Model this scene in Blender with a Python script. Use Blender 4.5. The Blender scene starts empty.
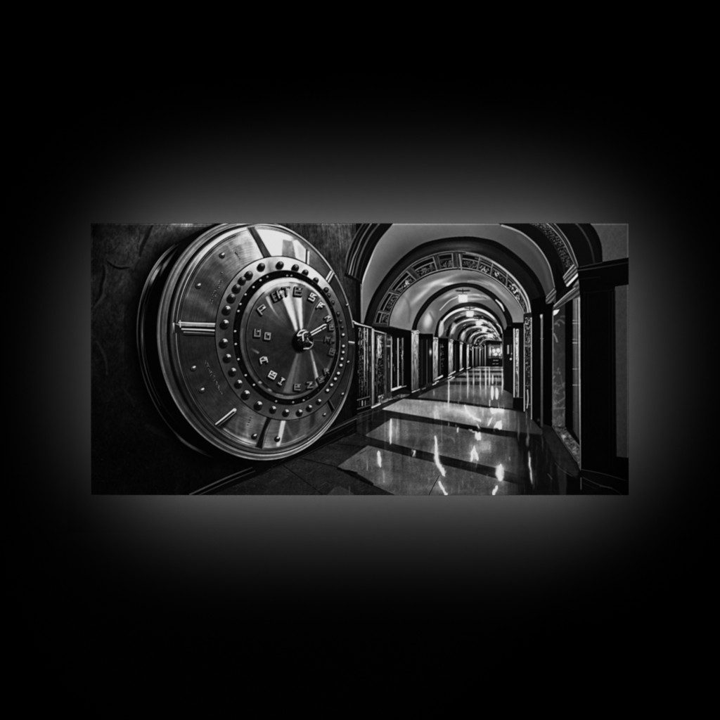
# A black-and-white panel print, lit from behind, on a black wall.
WALL_ALB = .0006
INK = .85
AREA_SHAPE = 'RECTANGLE'
LEDS = [('led_sheet', .97, .44, 1660, 150)]
LED_DX = .02
SPOT_E, SPOT_A = 1080, 16
import math
import numpy as np

# =====================================================================
#  The picture printed on the panel (an image is computed, none is loaded).
#  All coordinates below are millimetre-like print units: x 91..628.5, y 223.5..495
# =====================================================================
PX0, PY0, PX1, PY1 = 91.0, 223.5, 628.5, 495.0
S = 4
W, H = int(round((PX1-PX0)*S)), int(round((PY1-PY0)*S))
C = np.zeros((H, W), np.float32)                     # grey tone 0..255
gx = (np.arange(W, dtype=np.float32)+.5)/S+PX0
gy = (np.arange(H, dtype=np.float32)+.5)/S+PY0
rng = np.random.default_rng(7)

def bbox(x0, y0, x1, y1):
    i0 = max(0, int((x0-PX0)*S)); i1 = min(W, int((x1-PX0)*S)+2)
    j0 = max(0, int((y0-PY0)*S)); j1 = min(H, int((y1-PY0)*S)+2)
    return i0, j0, i1, j1

def XY(b):
    i0, j0, i1, j1 = b
    return np.meshgrid(gx[i0:i1], gy[j0:j1])

def vn(X, Y, sx, sy, seed):
    """smooth value noise, 0..1"""
    r = np.random.default_rng(seed).random((64, 64)).astype(np.float32)
    u = X/sx+1000.3; v = Y/sy+1000.7
    iu = np.floor(u).astype(np.int32); iv = np.floor(v).astype(np.int32)
    fu = u-iu; fv = v-iv
    fu = fu*fu*(3-2*fu); fv = fv*fv*(3-2*fv)
    a = r[iv % 64, iu % 64]; b_ = r[iv % 64, (iu+1) % 64]
    c = r[(iv+1) % 64, iu % 64]; d = r[(iv+1) % 64, (iu+1) % 64]
    return (a*(1-fu)+b_*fu)*(1-fv)+(c*(1-fu)+d*fu)*fv

def fbm(X, Y, sx, sy, seed, o=4):
    s = 0; a = 1; t = 0
    for k in range(o):
        s = s+a*vn(X, Y, sx/2**k, sy/2**k, seed+k*17); t += a; a *= .6
    return s/t

def boxblur(A, r, ax):
    if r < 1: return A
    n = 2*r+1
    pad = [(0, 0), (0, 0)]; pad[ax] = (r+1, r)
    P = np.cumsum(np.pad(A, pad, mode='edge').astype(np.float64), axis=ax)
    m = A.shape[ax]
    hi = np.take(P, np.arange(n, n+m), axis=ax); lo = np.take(P, np.arange(0, m), axis=ax)
    return ((hi-lo)/n).astype(np.float32)

def blur(A, rx, ry=None):
    ry = rx if ry is None else ry
    for _ in range(3):
        A = boxblur(A, int(round(rx*S*.6)), 1); A = boxblur(A, int(round(ry*S*.6)), 0)
    return A

def comp(b, al, val, mode='over'):
    i0, j0, i1, j1 = b
    D = C[j0:j1, i0:i1]
    if mode == 'over': D += al*(val-D)
    elif mode == 'add': D += al*val
    elif mode == 'mul': D *= 1+al*(val-1)
    elif mode == 'max': D += al*np.maximum(0, val-D)

def smooth(pts, n=8, closed=False):
    p = np.array(pts, float)
    if len(p) < 3: return p
    q = np.vstack([p[-1], p, p[0], p[1]]) if closed else np.vstack([2*p[0]-p[1], p, 2*p[-1]-p[-2]])
    out = []
    for i in range(1, len(q)-2):
        a, b_, c, d = q[i-1], q[i], q[i+1], q[i+2]
        for t in np.linspace(0, 1, n, endpoint=False):
            out.append(.5*((2*b_)+(-a+c)*t+(2*a-5*b_+4*c-d)*t*t+(-a+3*b_-3*c+d)*t**3))
    if not closed: out.append(q[-2])
    return np.array(out)

def pmask(pts, b):
    i0, j0, i1, j1 = b
    h, w = j1-j0, i1-i0
    T = np.zeros((h, w+1), np.int32)
    p = np.array(pts, float)
    px = (p[:, 0]-PX0)*S-i0; py = (p[:, 1]-PY0)*S-j0
    for k in range(len(p)):
        x1, y1, x2, y2 = px[k-1], py[k-1], px[k], py[k]
        if y1 == y2: continue
        if y1 > y2: x1, y1, x2, y2 = x2, y2, x1, y1
        a = max(0, int(math.ceil(y1-.5))); c = min(h, int(math.ceil(y2-.5)))
        if c <= a: continue
        r = np.arange(a, c)
        xc = x1+(r+.5-y1)*(x2-x1)/(y2-y1)
        ix = np.clip(np.ceil(xc-.5), 0, w).astype(int)
        np.add.at(T, (r, ix), 1)
    return (np.cumsum(T[:, :w], axis=1) & 1).astype(np.float32)

def poly(pts, val, soft=0, alpha=1., mode='over', sm=False, closed=True):
    if sm: pts = smooth(pts, 8, closed)
    p = np.array(pts, float); m = soft*2.5+1
    b = bbox(p[:, 0].min()-m, p[:, 1].min()-m, p[:, 0].max()+m, p[:, 1].max()+m)
    if b[2]-b[0] < 2 or b[3]-b[1] < 2: return
    al = pmask(p, b)
    if soft: al = blur(al, soft)
    if callable(val):
        X, Y = XY(b); val = val(X, Y)
    comp(b, al*alpha, val, mode)

def stroke(pts, w, val, soft=.6, alpha=1., mode='over', sm=True, taper=False):
    """line with width and tone per vertex"""
    p0 = np.array(pts, float); n0 = len(p0)
    p = smooth(p0, 6) if sm and n0 > 2 else p0
    t0 = np.linspace(0, 1, n0); t = np.linspace(0, 1, len(p))
    ww = np.interp(t, t0, w) if np.ndim(w) else np.full(len(p), float(w))
    vv = np.interp(t, t0, val) if np.ndim(val) else np.full(len(p), float(val))
    if taper: ww = ww*np.sqrt(np.clip(1-(2*t-1)**2, .02, 1))
    m = ww.max()/2+soft+.5
    b = bbox(p[:, 0].min()-m, p[:, 1].min()-m, p[:, 0].max()+m, p[:, 1].max()+m)
    i0, j0, i1, j1 = b
    if i1-i0 < 2 or j1-j0 < 2: return
    best = np.full((j1-j0, i1-i0), -9e9, np.float32); bv = np.zeros_like(best)
    for k in range(len(p)-1):
        (x1, y1), (x2, y2) = p[k], p[k+1]
        c = bbox(min(x1, x2)-m, min(y1, y2)-m, max(x1, x2)+m, max(y1, y2)+m)
        if c[2] <= c[0] or c[3] <= c[1]: continue
        X, Y = XY(c)
        dx, dy = x2-x1, y2-y1; L = dx*dx+dy*dy+1e-9
        u = np.clip(((X-x1)*dx+(Y-y1)*dy)/L, 0, 1)
        d = np.hypot(X-x1-u*dx, Y-y1-u*dy)
        s = (ww[k]+u*(ww[k+1]-ww[k]))/2-d
        sl = (slice(c[1]-j0, c[3]-j0), slice(c[0]-i0, c[2]-i0))
        up = s > best[sl]
        best[sl] = np.where(up, s, best[sl])
        bv[sl] = np.where(up, vv[k]+u*(vv[k+1]-vv[k]), bv[sl])
    al = np.clip(.5+best/soft, 0, 1)
    comp(b, al*alpha, bv, mode)

def dot(x, y, rx, ry, val, soft=.5, alpha=1., mode='over', rot=0):
    m = max(rx, ry)+soft+1
    b = bbox(x-m, y-m, x+m, y+m)
    if b[2]-b[0] < 2 or b[3]-b[1] < 2: return
    X, Y = XY(b); c, s = math.cos(math.radians(rot)), math.sin(math.radians(rot))
    u = ((X-x)*c+(Y-y)*s)/rx; v = (-(X-x)*s+(Y-y)*c)/ry
    q = (1-np.sqrt(u*u+v*v))*min(rx, ry)
    comp(b, np.clip(.5+q/soft, 0, 1)*alpha, val, mode)

def glow(x, y, rx, ry, val, mode='add', rot=0, alpha=1.):
    m = max(rx, ry)*2.6
    b = bbox(x-m, y-m, x+m, y+m)
    if b[2]-b[0] < 2 or b[3]-b[1] < 2: return
    X, Y = XY(b); c, s = math.cos(math.radians(rot)), math.sin(math.radians(rot))
    u = ((X-x)*c+(Y-y)*s)/rx; v = (-(X-x)*s+(Y-y)*c)/ry
    comp(b, np.exp(-(u*u+v*v))*alpha, val, mode)

# ---- ellipses given as centre, half extents and skew
def Q(E, X, Y):
    cx, cy, a, b_, r = E
    u = (X-cx)/a; v = (Y-cy)/b_
    return np.sqrt((u*u-2*r*u*v+v*v)/(1-r*r))
def ang(E, X, Y):
    cx, cy, a, b_, r = E
    u = (X-cx)/a; v = ((Y-cy)/b_-r*u)/math.sqrt(1-r*r)
    return np.degrees(np.arctan2(v, u)) % 360
def EP(E, t, k=1.):
    cx, cy, a, b_, r = E
    t = math.radians(t); u = k*math.cos(t); v = k*(r*math.cos(t)+math.sqrt(1-r*r)*math.sin(t))
    return cx+a*u, cy+b_*v
def arc(E, t0, t1, k=1., n=24):
    return [EP(E, t, k) for t in np.linspace(t0, t1, n)]
def mixE(A, B, t):
    return tuple(a+(b_-a)*t for a, b_ in zip(A, B))
def ell(E, val, soft=.5, alpha=1., mode='over'):
    cx, cy, a, b_, r = E
    b = bbox(cx-a-2, cy-b_-2, cx+a+2, cy+b_+2)
    X, Y = XY(b); q = (1-Q(E, X, Y))*min(a, b_)
    if callable(val): val = val(X, Y)
    comp(b, np.clip(.5+q/soft, 0, 1)*alpha, val, mode)
def atab(A, tab):
    k = sorted(tab); ks = [k[-1]-360]+k+[k[0]+360]; vs = [tab[k[-1]]]+[tab[q] for q in k]+[tab[k[0]]]
    return np.interp(A, ks, vs).astype(np.float32)

OUTER = (221.6, 346.7, 84.4, 113.9, .13)
FRONT = (256.0, 339.7, 99.4, 120.6, .07)
FIELD = (264.8, 338.6, 87.0, 109.4, .05)
PLATE = (281.6, 338.2, 66.9, 82.4, .06)
BOLTS = (283.5, 338.5, 59.5, 74.3, .06)
KOUT = (286.2, 337.8, 53.8, 67.8, .04)
KIN = (288.0, 338.2, 48.2, 60.8, .02)
HUB = (303.0, 339.5)

# =====================================================================
#  stone wall behind the vault door
# =====================================================================
def stone(X, Y):
    n = fbm(X, Y, 38, 46, 3, 5)
    v = 16+26*n+20*np.exp(-((X-128)**2/1500+(Y-252)**2/1500))*n
    v += 62*np.exp(-((X-186)**2/700+(Y-226)**2/500))
    v *= np.clip(1.15-(Y-300)/190, .34, 1.1)*np.clip(.75+(X-91)/150, .7, 1)
    v *= .55+.85*fbm(X, Y, 9, 12, 15, 4)
    v += (vn(X+Y*.3, Y, 1.3, 3, 5)-.5)*(2+v*.16)+(fbm(X, Y, 2.4, 2.4, 9, 3)-.5)*(5+v*.35)
    return v
poly([(90, 222), (420, 222), (420, 497), (90, 497)], stone)
for p, w, v, a in [([(107, 259), (112, 263), (119, 266), (129, 265.5), (137, 264)], [.8, 1.6, 1.8, 1.2, .5], 50, .8),
                   ([(108, 262), (113, 266), (120, 268.5), (129, 267.5)], [1, 2, 2, 1], 3, .85),
                   ([(106, 266), (107, 275), (104, 284), (105, 292), (100, 301), (94, 307)], [2, 3, 3, 4, 3, 2], 58, .45),
                   ([(103, 266), (104, 276), (101, 285), (100, 294), (96, 301)], [2, 3, 3, 3, 2], 4, .6),
                   ([(97, 342), (102, 350), (106, 362), (107, 374)], [2, 3, 3, 2], 52, .4),
                   ([(152, 226), (147, 236), (142, 247), (140, 256)], [2, 4, 4, 2], 5, .6),
                   ([(125, 390), (131, 398), (134, 406)], [2, 3, 2], 34, .4),
                   ([(147, 425), (155, 430), (166, 437)], [3, 6, 3], 32, .5)]:
    stroke(p, w, v, 1.6, a)
for k in range(60):
    x = rng.uniform(92, 150); y = rng.uniform(228, 470); th = rng.uniform(.8, 2.3); L_ = rng.uniform(3, 12)
    q = [(x, y), (x+L_*.5*math.cos(th)+rng.uniform(-1.5, 1.5), y+L_*.5*math.sin(th)), (x+L_*math.cos(th), y+L_*math.sin(th))]
    d_ = np.clip(1.2-(y-240)/170, .35, 1)
    stroke(q, rng.uniform(.8, 2.5), 44*d_, 2., .3); stroke([(a+1, b_+1) for a, b_ in q], rng.uniform(.6, 1.6), 3, 1.6, .35)
for k in range(240):                                  # chips and pits in the stone
    x = rng.uniform(92, 170); y = rng.uniform(224, 490)
    dot(x, y, rng.uniform(.3, 1.2), rng.uniform(.3, .9), rng.choice([4, 46, 38]), 1., .3)
# wall to the right of the door: brushed dark stone, nearly black low down
def wall2(X, Y):
    v = 42+22*np.exp(-((X-338)**2)/400)-12*(X > 352)
    v = v*np.clip(1.12-(Y-230)/150, .28, 1.05)
    v = v*(.6+.7*fbm(X, Y, 12, 18, 44, 4))
    v += (vn(X-.12*Y, Y, 1.1, 12, 41)-.5)*v*.4+(fbm(X, Y, 2.2, 3, 43, 3)-.5)*v*.7
    return v
poly([(280, 222), (363, 222), (363, 323), (358, 324), (357.5, 422), (300, 455), (290, 440)], wall2)

# =====================================================================
#  floor
# =====================================================================
FL = [(357, 415), (372, 408), (465, 370), (470, 366), (504, 366), (512, 392), (523, 410), (540, 420), (553, 427), (580, 470), (629, 480),
      (629, 497), (185, 497), (252, 467)]
def marble(X, Y):
    t = (Y-366)/130
    n = fbm(X-1.2*Y, Y*1.6, 20, 7, 61, 4)
    v = 15+24*n+20*np.exp(-((X-320)**2/2600+(Y-474)**2/700))+7*np.exp(-((X-352-(425-Y)*.6)**2/90+(Y-425)**2/500))
    v += (fbm(X, Y, .9, .7, 62, 2)-.5)*(4+18*np.exp(-((X-320)**2/2500+(Y-470)**2/700)))
    veins = 1-np.abs(2*fbm(X+1.3*Y, Y-.5*X, 16, 5, 66, 3)-1)
    return v+30*np.clip(veins-.965, 0, 1)/.035*np.clip((400-X)/200, .35, 1)
poly(FL, marble)
# skirting of the vault wall
poly([(356.5, 418), (300, 446), (190, 493), (185, 497), (207, 497), (300, 458), (357, 432)], 13, .5)
stroke([(356.5, 418.5), (330, 431), (300, 446.5), (281, 455)], [1, 1.2, 1, .6], [70, 56, 42, 20], .8)
stroke([(354, 422), (330, 434.5), (300, 449)], .7, [40, 34, 20], .8)
stroke([(344, 435), (300, 457), (260, 474)], .8, [34, 40, 22], .9)
stroke([(252, 467.5), (226, 478), (190, 494.5)], [1.2, 1.6, 1.8], [46, 60, 56], .8)
stroke([(255, 471), (230, 481), (199, 495)], [.8, 1, 1.1], [44, 52, 44], .8)
stroke([(252, 470), (226, 480.5), (194, 495)], 1.4, 4, .8)
stroke([(262, 476), (240, 487), (228, 495)], .8, 32, .9)
def tile(base, sd, k=1.):
    def f(X, Y):
        v = base*(1+.20*(fbm(X*.9, Y*1.8, 30, 12, sd, 3)-.5)*2)
        v += (fbm(X, Y, .8, .7, sd+5, 2)-.5)*16*k
        v *= np.clip(1.02-(X-503)/26, .42, 1)
        v *= .86+.30*fbm(X, Y, 7, 60, sd+9, 3)
        return v
    return f
# granite near the left foot of the wall
poly([(258, 494), (300, 470), (322, 462), (340, 468), (392, 496), (258, 497)], tile(36, 71, 1.3), 1.2, .8)
TA = [(337.5, 466.5), (367.8, 445.3), (413, 457.5), (473, 472), (500, 479.5), (545, 492), (552, 497), (396, 497), (365, 481)]
TB = [(364.2, 435.7), (392, 418.3), (451, 426.5), (500, 436), (545, 441), (560, 466), (549, 485), (500, 469), (412, 448.6)]
TCt = [(381.5, 409.2), (403.3, 398.7), (440, 401.6), (466, 405), (488, 408), (509, 409.5), (524, 413), (532, 418), (543, 431), (541.7, 434.8),
       (509, 430.8), (482, 427.2), (431, 418)]
TD = [(417, 397.2), (431, 390), (446, 384.5), (506, 386), (512, 393), (514, 399), (523, 409.5), (497, 407), (460, 401.5)]
poly(TA, tile(72, 81), .35)
poly(TB, tile(74, 83), .35)
poly(TCt, tile(104, 85, .6), .35)
poly(TD, tile(68, 87, .6), .35)
poly([(513, 433), (560, 438), (585, 497), (520, 497), (526, 470)], 13, 2.2, .72)
poly([(497, 436), (516, 438), (521, 470), (517, 480), (500, 476)], 60, 3, .35)
# reflected warmth of the lit ceiling in the polished tiles
glow(410, 410, 22, 7, 24); glow(455, 411, 22, 5, 34, rot=14); glow(400, 428, 20, 10, 14); glow(505, 421, 14, 6, 18); glow(372, 458, 14, 8, 16)
glow(486, 446, 7, 6, 50); glow(450, 445, 26, 10, -16); glow(420, 480, 30, 12, 8); glow(470, 432, 16, 5, -22); glow(497, 455, 9, 12, -20)
for x, y, a, c, v in [(392, 432, 4, 12, 22), (398, 430, 2, 12, 16), (437, 414, 6, 6, 34), (436, 452, 9, 16, 26), (474, 452, 9, 14, 34), (500, 470, 9, 14, 40), (440, 486, 8, 9, 26), (384, 474, 8, 10, 22), (470, 414, 12, 6, 36), (497, 412, 10, 6, 44),
                      (476, 392, 20, 6, 26), (495, 380, 10, 12, 34), (450, 394, 9, 6, 20), (480, 436, 7, 6, 30), (384, 404, 8, 3, 24)]:
    glow(x, y, a, c, v)
for k in range(46):
    x = rng.uniform(360, 512); y = 398+rng.uniform(0, 1)*80; glow(x, y, rng.uniform(.6, 1.6), rng.uniform(6, 18), rng.uniform(-12, 18))
# joints and darker strips: keep them crisp
stroke([(439.5, 475), (433, 487), (428.5, 496)], .6, 26, .6)
stroke([(337, 467), (365, 481.5), (398, 497)], 1., 14, .8, .7)
for k in range(6):                                    # broken edge near the dark granite
    dot(339+k*3.2, 468.5+k*.9+rng.uniform(-.8, .8), 2.4, 1.2, 8, 1., .8)
stroke([(345, 472), (352, 474), (362, 479), (372, 484)], [2, 5, 5, 3], 9, 1.5, .8)
poly([(325, 497), (334, 488), (340, 486), (353, 493), (356, 497)], tile(60, 91), .6, .75)
stroke([(321, 480), (337, 488), (356, 496)], .7, 50, .8, .7)
stroke([(349.5, 487), (349.5, 494)], 1.2, 62, 1.)
for p, v in [([(258, 471), (372, 418)], 12), ([(300, 458), (337, 467)], 10), ([(283, 465), (322, 494)], 10), ([(330, 443), (365, 447)], 12), ([(357, 419), (381, 410)], 60), ([(345, 430), (366, 436)], 12)]:
    stroke(p, .9, v, 1., .7, sm=False)
for p, v in [([(362, 412), (361, 436)], 46), ([(368, 410), (367, 430)], 60), ([(373, 410), (372, 420)], 80), ([(354, 424), (352, 446)], 34), ([(379, 405), (378, 416)], 60), ([(344, 440), (343, 462)], 34)]:
    stroke(p, 1.6, v, 2., .6, taper=True)
for k in range(90):
    x = rng.uniform(255, 372); y = rng.uniform(430, 492)
    if y < 415+(357-x)*.46+8: continue
    L = rng.uniform(1, 7); stroke([(x, y), (x+L, y-L*rng.uniform(.35, .7))], .6, rng.uniform(36, 66), .8, .55, sm=False)
# far floor: alternating courses
rows = [(384.3, 381.6, 34), (381.6, 377.8, 74), (377.8, 375.6, 26), (375.6, 372.5, 82), (372.5, 370.8, 30), (370.8, 368.2, 92), (368.2, 367.6, 40), (367.6, 366.2, 150)]
for y0, y1, v in rows:
    xl0 = 452-(y0-378)*2.2; xl1 = 452-(y1-378)*2.2
    poly([(xl0, y0), (xl1, y1), (503.5, y1), (504, y0)], lambda X, Y, v=v: v*(.8+.5*vn(X, Y, 3, 9, 88)), .35)
poly([(503, 366), (512, 386), (512, 392), (504, 390)], 22, .4)

# =====================================================================
#  barrel ceiling and arches (drawn from near to far)
# =====================================================================
def light_vault(base, sd, hx=None):
    def f(X, Y):
        v = base*(.9+.22*fbm(X, Y, 26, 30, sd, 3))
        v += (fbm(X, Y, .9, .9, sd+3, 2)-.5)*3
        return v
    return f
NEARL = [(361.6, 324), (361.6, 290), (362.7, 279), (368.4, 263), (377.5, 242.7), (391, 225.7), (395, 221)]
NEARR = [(495, 221), (502, 225.5), (513, 229), (524, 234.5), (538, 247), (549, 265), (554.5, 287), (556, 300)]
poly([(356, 222), (629, 222), (629, 500), (560, 400), (540, 310), (500, 300), (356, 324)], 14)    # dark recess ahead of the vault
def nv(X, Y):
    v = 96-.10*(Y-224)-.00*(X)
    v = v-.27*np.clip(X-470, 0, 90)-.18*np.clip(X-400, 0, 80)+18*np.exp(-((X-366)**2)/60)*np.clip((Y-240)/60, 0, 1)
    g = np.exp(-((np.hypot((X-456)/97, (Y-335)/99)-.98)/.14)**2)*np.clip((455-X)/80+.35, 0, 1)
    v = v-26*g+16*np.clip((398-X)/34, 0, 1)+12*np.clip((250-Y)/26, 0, 1)*np.exp(-((X-440)/50)**2)
    return v*(.95+.1*fbm(X, Y, 30, 20, 103, 3))+(fbm(X, Y, .9, .9, 104, 2)-.5)*3
NV = list(smooth(NEARL, 6))+list(smooth(NEARR, 6))+[(556, 326), (361.6, 326)]
poly(NV, nv, .3)
stroke(NEARL[:-1][::-1], [1, 2, 3.2, 3, 2, 1.5], [90, 110, 160, 170, 130, 110], 1.4, .75)
stroke([(502, 225.5), (513, 229), (524, 234.5), (538, 247), (549, 265), (554.5, 287)], [2, 2, 1.6, 1.4, 1.2, 1], [112, 112, 104, 110, 104, 86], .9)
stroke([(519, 237), (533, 249), (544, 266), (550, 288)], 4, 84, 3, .4)
# left mouldings of the near arch
poly([(344, 276), (347, 260), (352, 245), (361, 227), (364, 222), (396, 220)]+list(smooth(NEARL[::-1][:6], 8))+[(361.4, 284)], 17, .4)
for q, w, v in [([(345.8, 270), (346.5, 258), (351, 244), (357, 233), (364, 222)], 1.4, [40, 86, 78, 62, 50]),
                ([(347.5, 272), (351, 256), (357, 240), (362, 231), (368, 222)], 1.2, [60, 60, 40, 36, 30]),
                ([(349.3, 274), (353, 259), (357.5, 249), (362, 238), (371.5, 223)], 1.5, [110, 96, 84, 80, 74]),
                ([(352, 275), (356, 258), (361, 246)], .8, [120, 70, 40]),
                ([(355, 277), (358.5, 262), (364, 247), (371, 234), (379, 224)], 1.9, [54, 66, 70, 62, 56]),
                ([(359.5, 279), (362.5, 265), (368, 251), (378, 235)], 1., [36, 40, 30, 22])]:
    stroke(q, w, v, 1.)
stroke([(345, 272), (353, 276), (361, 281)], .8, 60, 1.2, .6)

A1o = [(363.3, 325), (369, 305), (378, 287), (395.5, 264), (418, 246), (440, 239), (464.5, 236.6), (481, 238), (498.6, 242.8), (520, 258), (536.5, 276), (545.5, 296), (549, 320)]
A1i = [(372, 327), (376, 314), (382, 301), (395.5, 281), (413, 264), (435.5, 254.3), (455.5, 251.6), (473, 253.6), (487, 258.5), (502, 267.5), (516.6, 281), (527.5, 298), (531.5, 320)]
A2i = [(389.5, 326), (390.5, 317), (396.7, 302), (407.8, 289), (424.4, 277.8), (440, 272.2), (456, 269.8), (470, 270.8), (483, 274.4), (500, 284.4), (514.4, 299), (523, 314), (524, 326)]
A3o = [(411.5, 331), (414.4, 320), (420, 309), (430, 297), (445, 287), (460, 283), (470, 283.2), (480, 285.5), (494.4, 294), (505.5, 306), (511.5, 317), (513, 325)]
A3i = [(416, 332), (418.5, 322), (424.5, 312), (434, 300.5), (448, 291.3), (460, 287.6), (469, 287.4), (477, 289.5), (488, 296), (498, 306), (504.5, 317), (507, 326)]
A4o = [(434, 338), (435.7, 331), (439, 320), (450, 309), (459, 304), (467, 302.2), (477, 302.6), (485, 305.5), (494, 312), (501, 321), (504.5, 332)]
A4i = [(438, 339), (440, 330), (443.5, 322.5), (453, 312.5), (462, 308), (469, 306.4), (478, 307), (485, 310), (491, 315), (497, 323), (500, 333)]
def between(o, i): return list(smooth(o, 8))+list(smooth(i, 8))[::-1]
def band1(X, Y):
    return 17+12*fbm(X, Y, 20, 20, 111, 2)+(vn(X, Y, 1, 1, 112)-.5)*4
poly(between(A1o, A1i), band1, .35)
mid = lambda A, B, t: [(a[0]*(1-t)+b_[0]*t, a[1]*(1-t)+b_[1]*t) for a, b_ in zip(A, B)]
sA1o, sA1i = smooth(A1o, 8), smooth(A1i, 8)
poly(list(sA1o)+list(mid(sA1o, sA1i, .3))[::-1], 8, .6, .8)
stroke(mid(A1o, A1i, .62)[1:-1], [3]*11, [30, 34, 38, 42, 50, 56, 52, 40, 26, 18, 14], 4, .75)
glow(464, 250, 12, 1.6, 34); glow(462, 245, 22, 4, 20)
stroke(mid(A1o, A1i, .985)[1:], [1.3]*12, [60, 92, 104, 104, 100, 96, 104, 118, 136, 142, 130, 90], 1., .85)
# carved arch
poly(between(A1i, A2i), lambda X, Y: 44+34*(fbm(X, Y, 5, 5, 121, 3)-.5), .3)
sA2i = smooth(A2i, 8); n_ = len(sA2i); sA1i2 = np.array([sA1i[int(k)] for k in np.linspace(0, len(sA1i)-1, n_)])
def on2(s, t):                                       # point at s along, t across the carved arch
    k = s*(n_-1); i = min(int(k), n_-2); f = k-i
    a = sA1i2[i]*(1-f)+sA1i2[i+1]*f; b_ = sA2i[i]*(1-f)+sA2i[i+1]*f
    return a*(1-t)+b_*t
def patch(s0, s1, t0, t1, n=6):
    return [on2(s, t0) for s in np.linspace(s0, s1, n)]+[on2(s, t1) for s in np.linspace(s1, s0, n)]
cells = [(.03, .10), (.115, .205), (.22, .30), (.325, .405), (.43, .485), (.535, .625), (.64, .70), (.71, .78), (.79, .86), (.87, .95)]
for k, (s0, s1) in enumerate(cells):
    poly(patch(s0, s1, .14, .34), 13, .3)
    poly(patch(s0, s1, .42, .84), 16, .3)
    stroke([on2(s, .38) for s in np.linspace(s0, s1, 6)], 1., 92 if k not in (4,) else 50, .8)
    stroke([on2(s, .10) for s in np.linspace(s0, s1, 6)], .8, 80, .8)
    stroke([on2(s1, .12), on2(s1, .86)], 1.1, 96, .8)
    stroke([on2(s0-.006, .12), on2(s0-.006, .86)], .8, 66, .8)
    for q in range(int(46*(s1-s0)/.08)):              # leaf carving
        s = rng.uniform(s0+.004, s1-.004); t = rng.uniform(.48, .8)
        x, y = on2(s, t); x2, y2 = on2(min(s+rng.uniform(-.01, .014), .99), t+rng.uniform(-.12, .12))
        stroke([(x, y), (x2, y2)], rng.uniform(.4, .9), rng.uniform(45, 105), .6, .8, sm=False)
for s, t, v in [(.27, .63, 130), (.262, .7, 160), (.28, .6, 120), (.475, .6, 90), (.725, .6, 150), (.81, .5, 150), (.83, .62, 200), (.845, .7, 140), (.66, .6, 130), (.675, .7, 120)]:
    x, y = on2(s, t)
    for q in range(5):
        dx, dy = rng.uniform(-2, 2, 2); stroke([(x+dx, y+dy), (x+dx+rng.uniform(-1.6, 1.6), y+dy+rng.uniform(.5, 2.2))], .8, v, .7, .8, sm=False)
stroke([on2(s, .96) for s in np.linspace(.01, .99, 30)], 1.5, 9, .8)
stroke([on2(s, .89) for s in np.linspace(.01, .99, 30)], .9, [80]*10+[110]*10+[130]*10, .8)
stroke([on2(s, 1.0) for s in np.linspace(.6, .99, 20)], .8, 120, .8)
stroke([on2(s, .03) for s in np.linspace(.55, .99, 24)], 1., [110]*8+[150]*16, .9)
stroke([on2(s, .30) for s in np.linspace(.82, .99, 12)], 1.1, 140, .9)
stroke([on2(s, .22) for s in np.linspace(.60, .95, 12)], .9, 110, .9, .7)
stroke([(459.5, 254.5), (461.5, 269.5)], 1.6, 100, .9); stroke([(456.5, 254), (458, 270)], 1.6, 62, .9)
for q in range(9): dot(459+rng.uniform(-1.6, 1.6), 273+rng.uniform(-1.4, 1.6), .8, .7, rng.choice([150, 60, 110]), .6)
# second vault
poly(list(sA2i)+list(smooth(A3o, 8))[::-1], light_vault(100, 131), .35)
glow(398, 312, 6, 12, 26, rot=14); glow(437, 283, 12, 2.2, 44, rot=-16); glow(447, 284, 6, 1.4, 60, rot=-6)
glow(474, 278, 14, 3, -22); glow(460, 278, 30, 3.5, -10); glow(418, 297, 12, 3, 26, rot=-46); glow(503, 303, 5, 12, -6, rot=-30)
stroke([(399, 325), (404, 308), (402, 297)], 5, 96, 5, .35)
stroke([(409, 322), (410, 310), (407, 300), (403, 296)], 2.2, 78, 2.5, .5)
stroke([(468, 281.2), (474, 281), (481, 282.6), (488, 285)], 1.2, 130, 1., .6)
for x, y, a, c, v, r in [(425, 292, 14, 2, 34, -42), (444, 279, 16, 1.6, 26, -18), (405, 300, 3, 12, 20, 20), (500, 292, 12, 1.6, 26, 42), (488, 283, 12, 1.4, 22, 24)]: glow(x, y, a, c, v, rot=r)
# third arch, third vault
poly(between(A3o, A3i), 19, .4)
stroke(mid(A3o[:11], A3i[:11], .45), 1.2, [34]*11, 1.2, .6)
poly(list(smooth(A3i, 8))+list(smooth(A4o, 8))[::-1], light_vault(86, 133), .35)
glow(428, 320, 4, 9, 84, rot=18); stroke([(431, 331), (434, 322), (430, 313)], 2, 80, 2, .6)
glow(447, 296, 8, 2, 44, rot=-28); glow(482, 296, 9, 1.4, 40, rot=12); glow(476, 299, 12, 1.2, 38)
stroke([(496, 300), (501, 305), (504, 311)], [1, 2, 1], [190, 210, 130], 1.)
stroke([(440, 310), (449, 301), (457, 297)], [.8, 1, .8], 146, 1.)
stroke([(468, 295), (478, 295), (486, 298.5)], [1, 1.6, 1], [110, 140, 80], 1.)
glow(455, 299, 16, 5, -18); glow(498, 318, 5, 9, -22, rot=-20); glow(421, 328, 5, 6, -14)
# fourth arch and beyond: nested, shrinking towards the far end
poly(between(A4o, A4i), 20, .4)
poly(list(smooth(A4i, 8))+[(500, 348), (438, 348)], 58, .4)
def farch(cx, spring, rx, ry, v, w, a0=184, a1=352, soft=.8, vv=None):
    t = np.linspace(a0, a1, 15)
    p = [(cx+rx*math.cos(math.radians(q)), spring+ry*math.sin(math.radians(q))) for q in t]
    stroke(p, w, v if vv is None else vv, soft)
hl = lambda a, b_, c: [a]*4+[b_]*3+[c]*5+[a]*3
farch(469.6, 334, 30.5, 25.6, 0, 2.2, vv=[60, 80, 130, 170, 200, 210, 190, 170, 210, 220, 210, 170, 100, 70, 50])
farch(471, 336, 27.5, 22, 70, 4)
farch(473.3, 337, 26, 21.2, 16, 2.6)
farch(474, 338, 23.8, 18.6, 0, 1.7, vv=[70, 120, 190, 170, 110, 130, 180, 150, 110, 150, 140, 120, 160, 150, 90])
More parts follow.
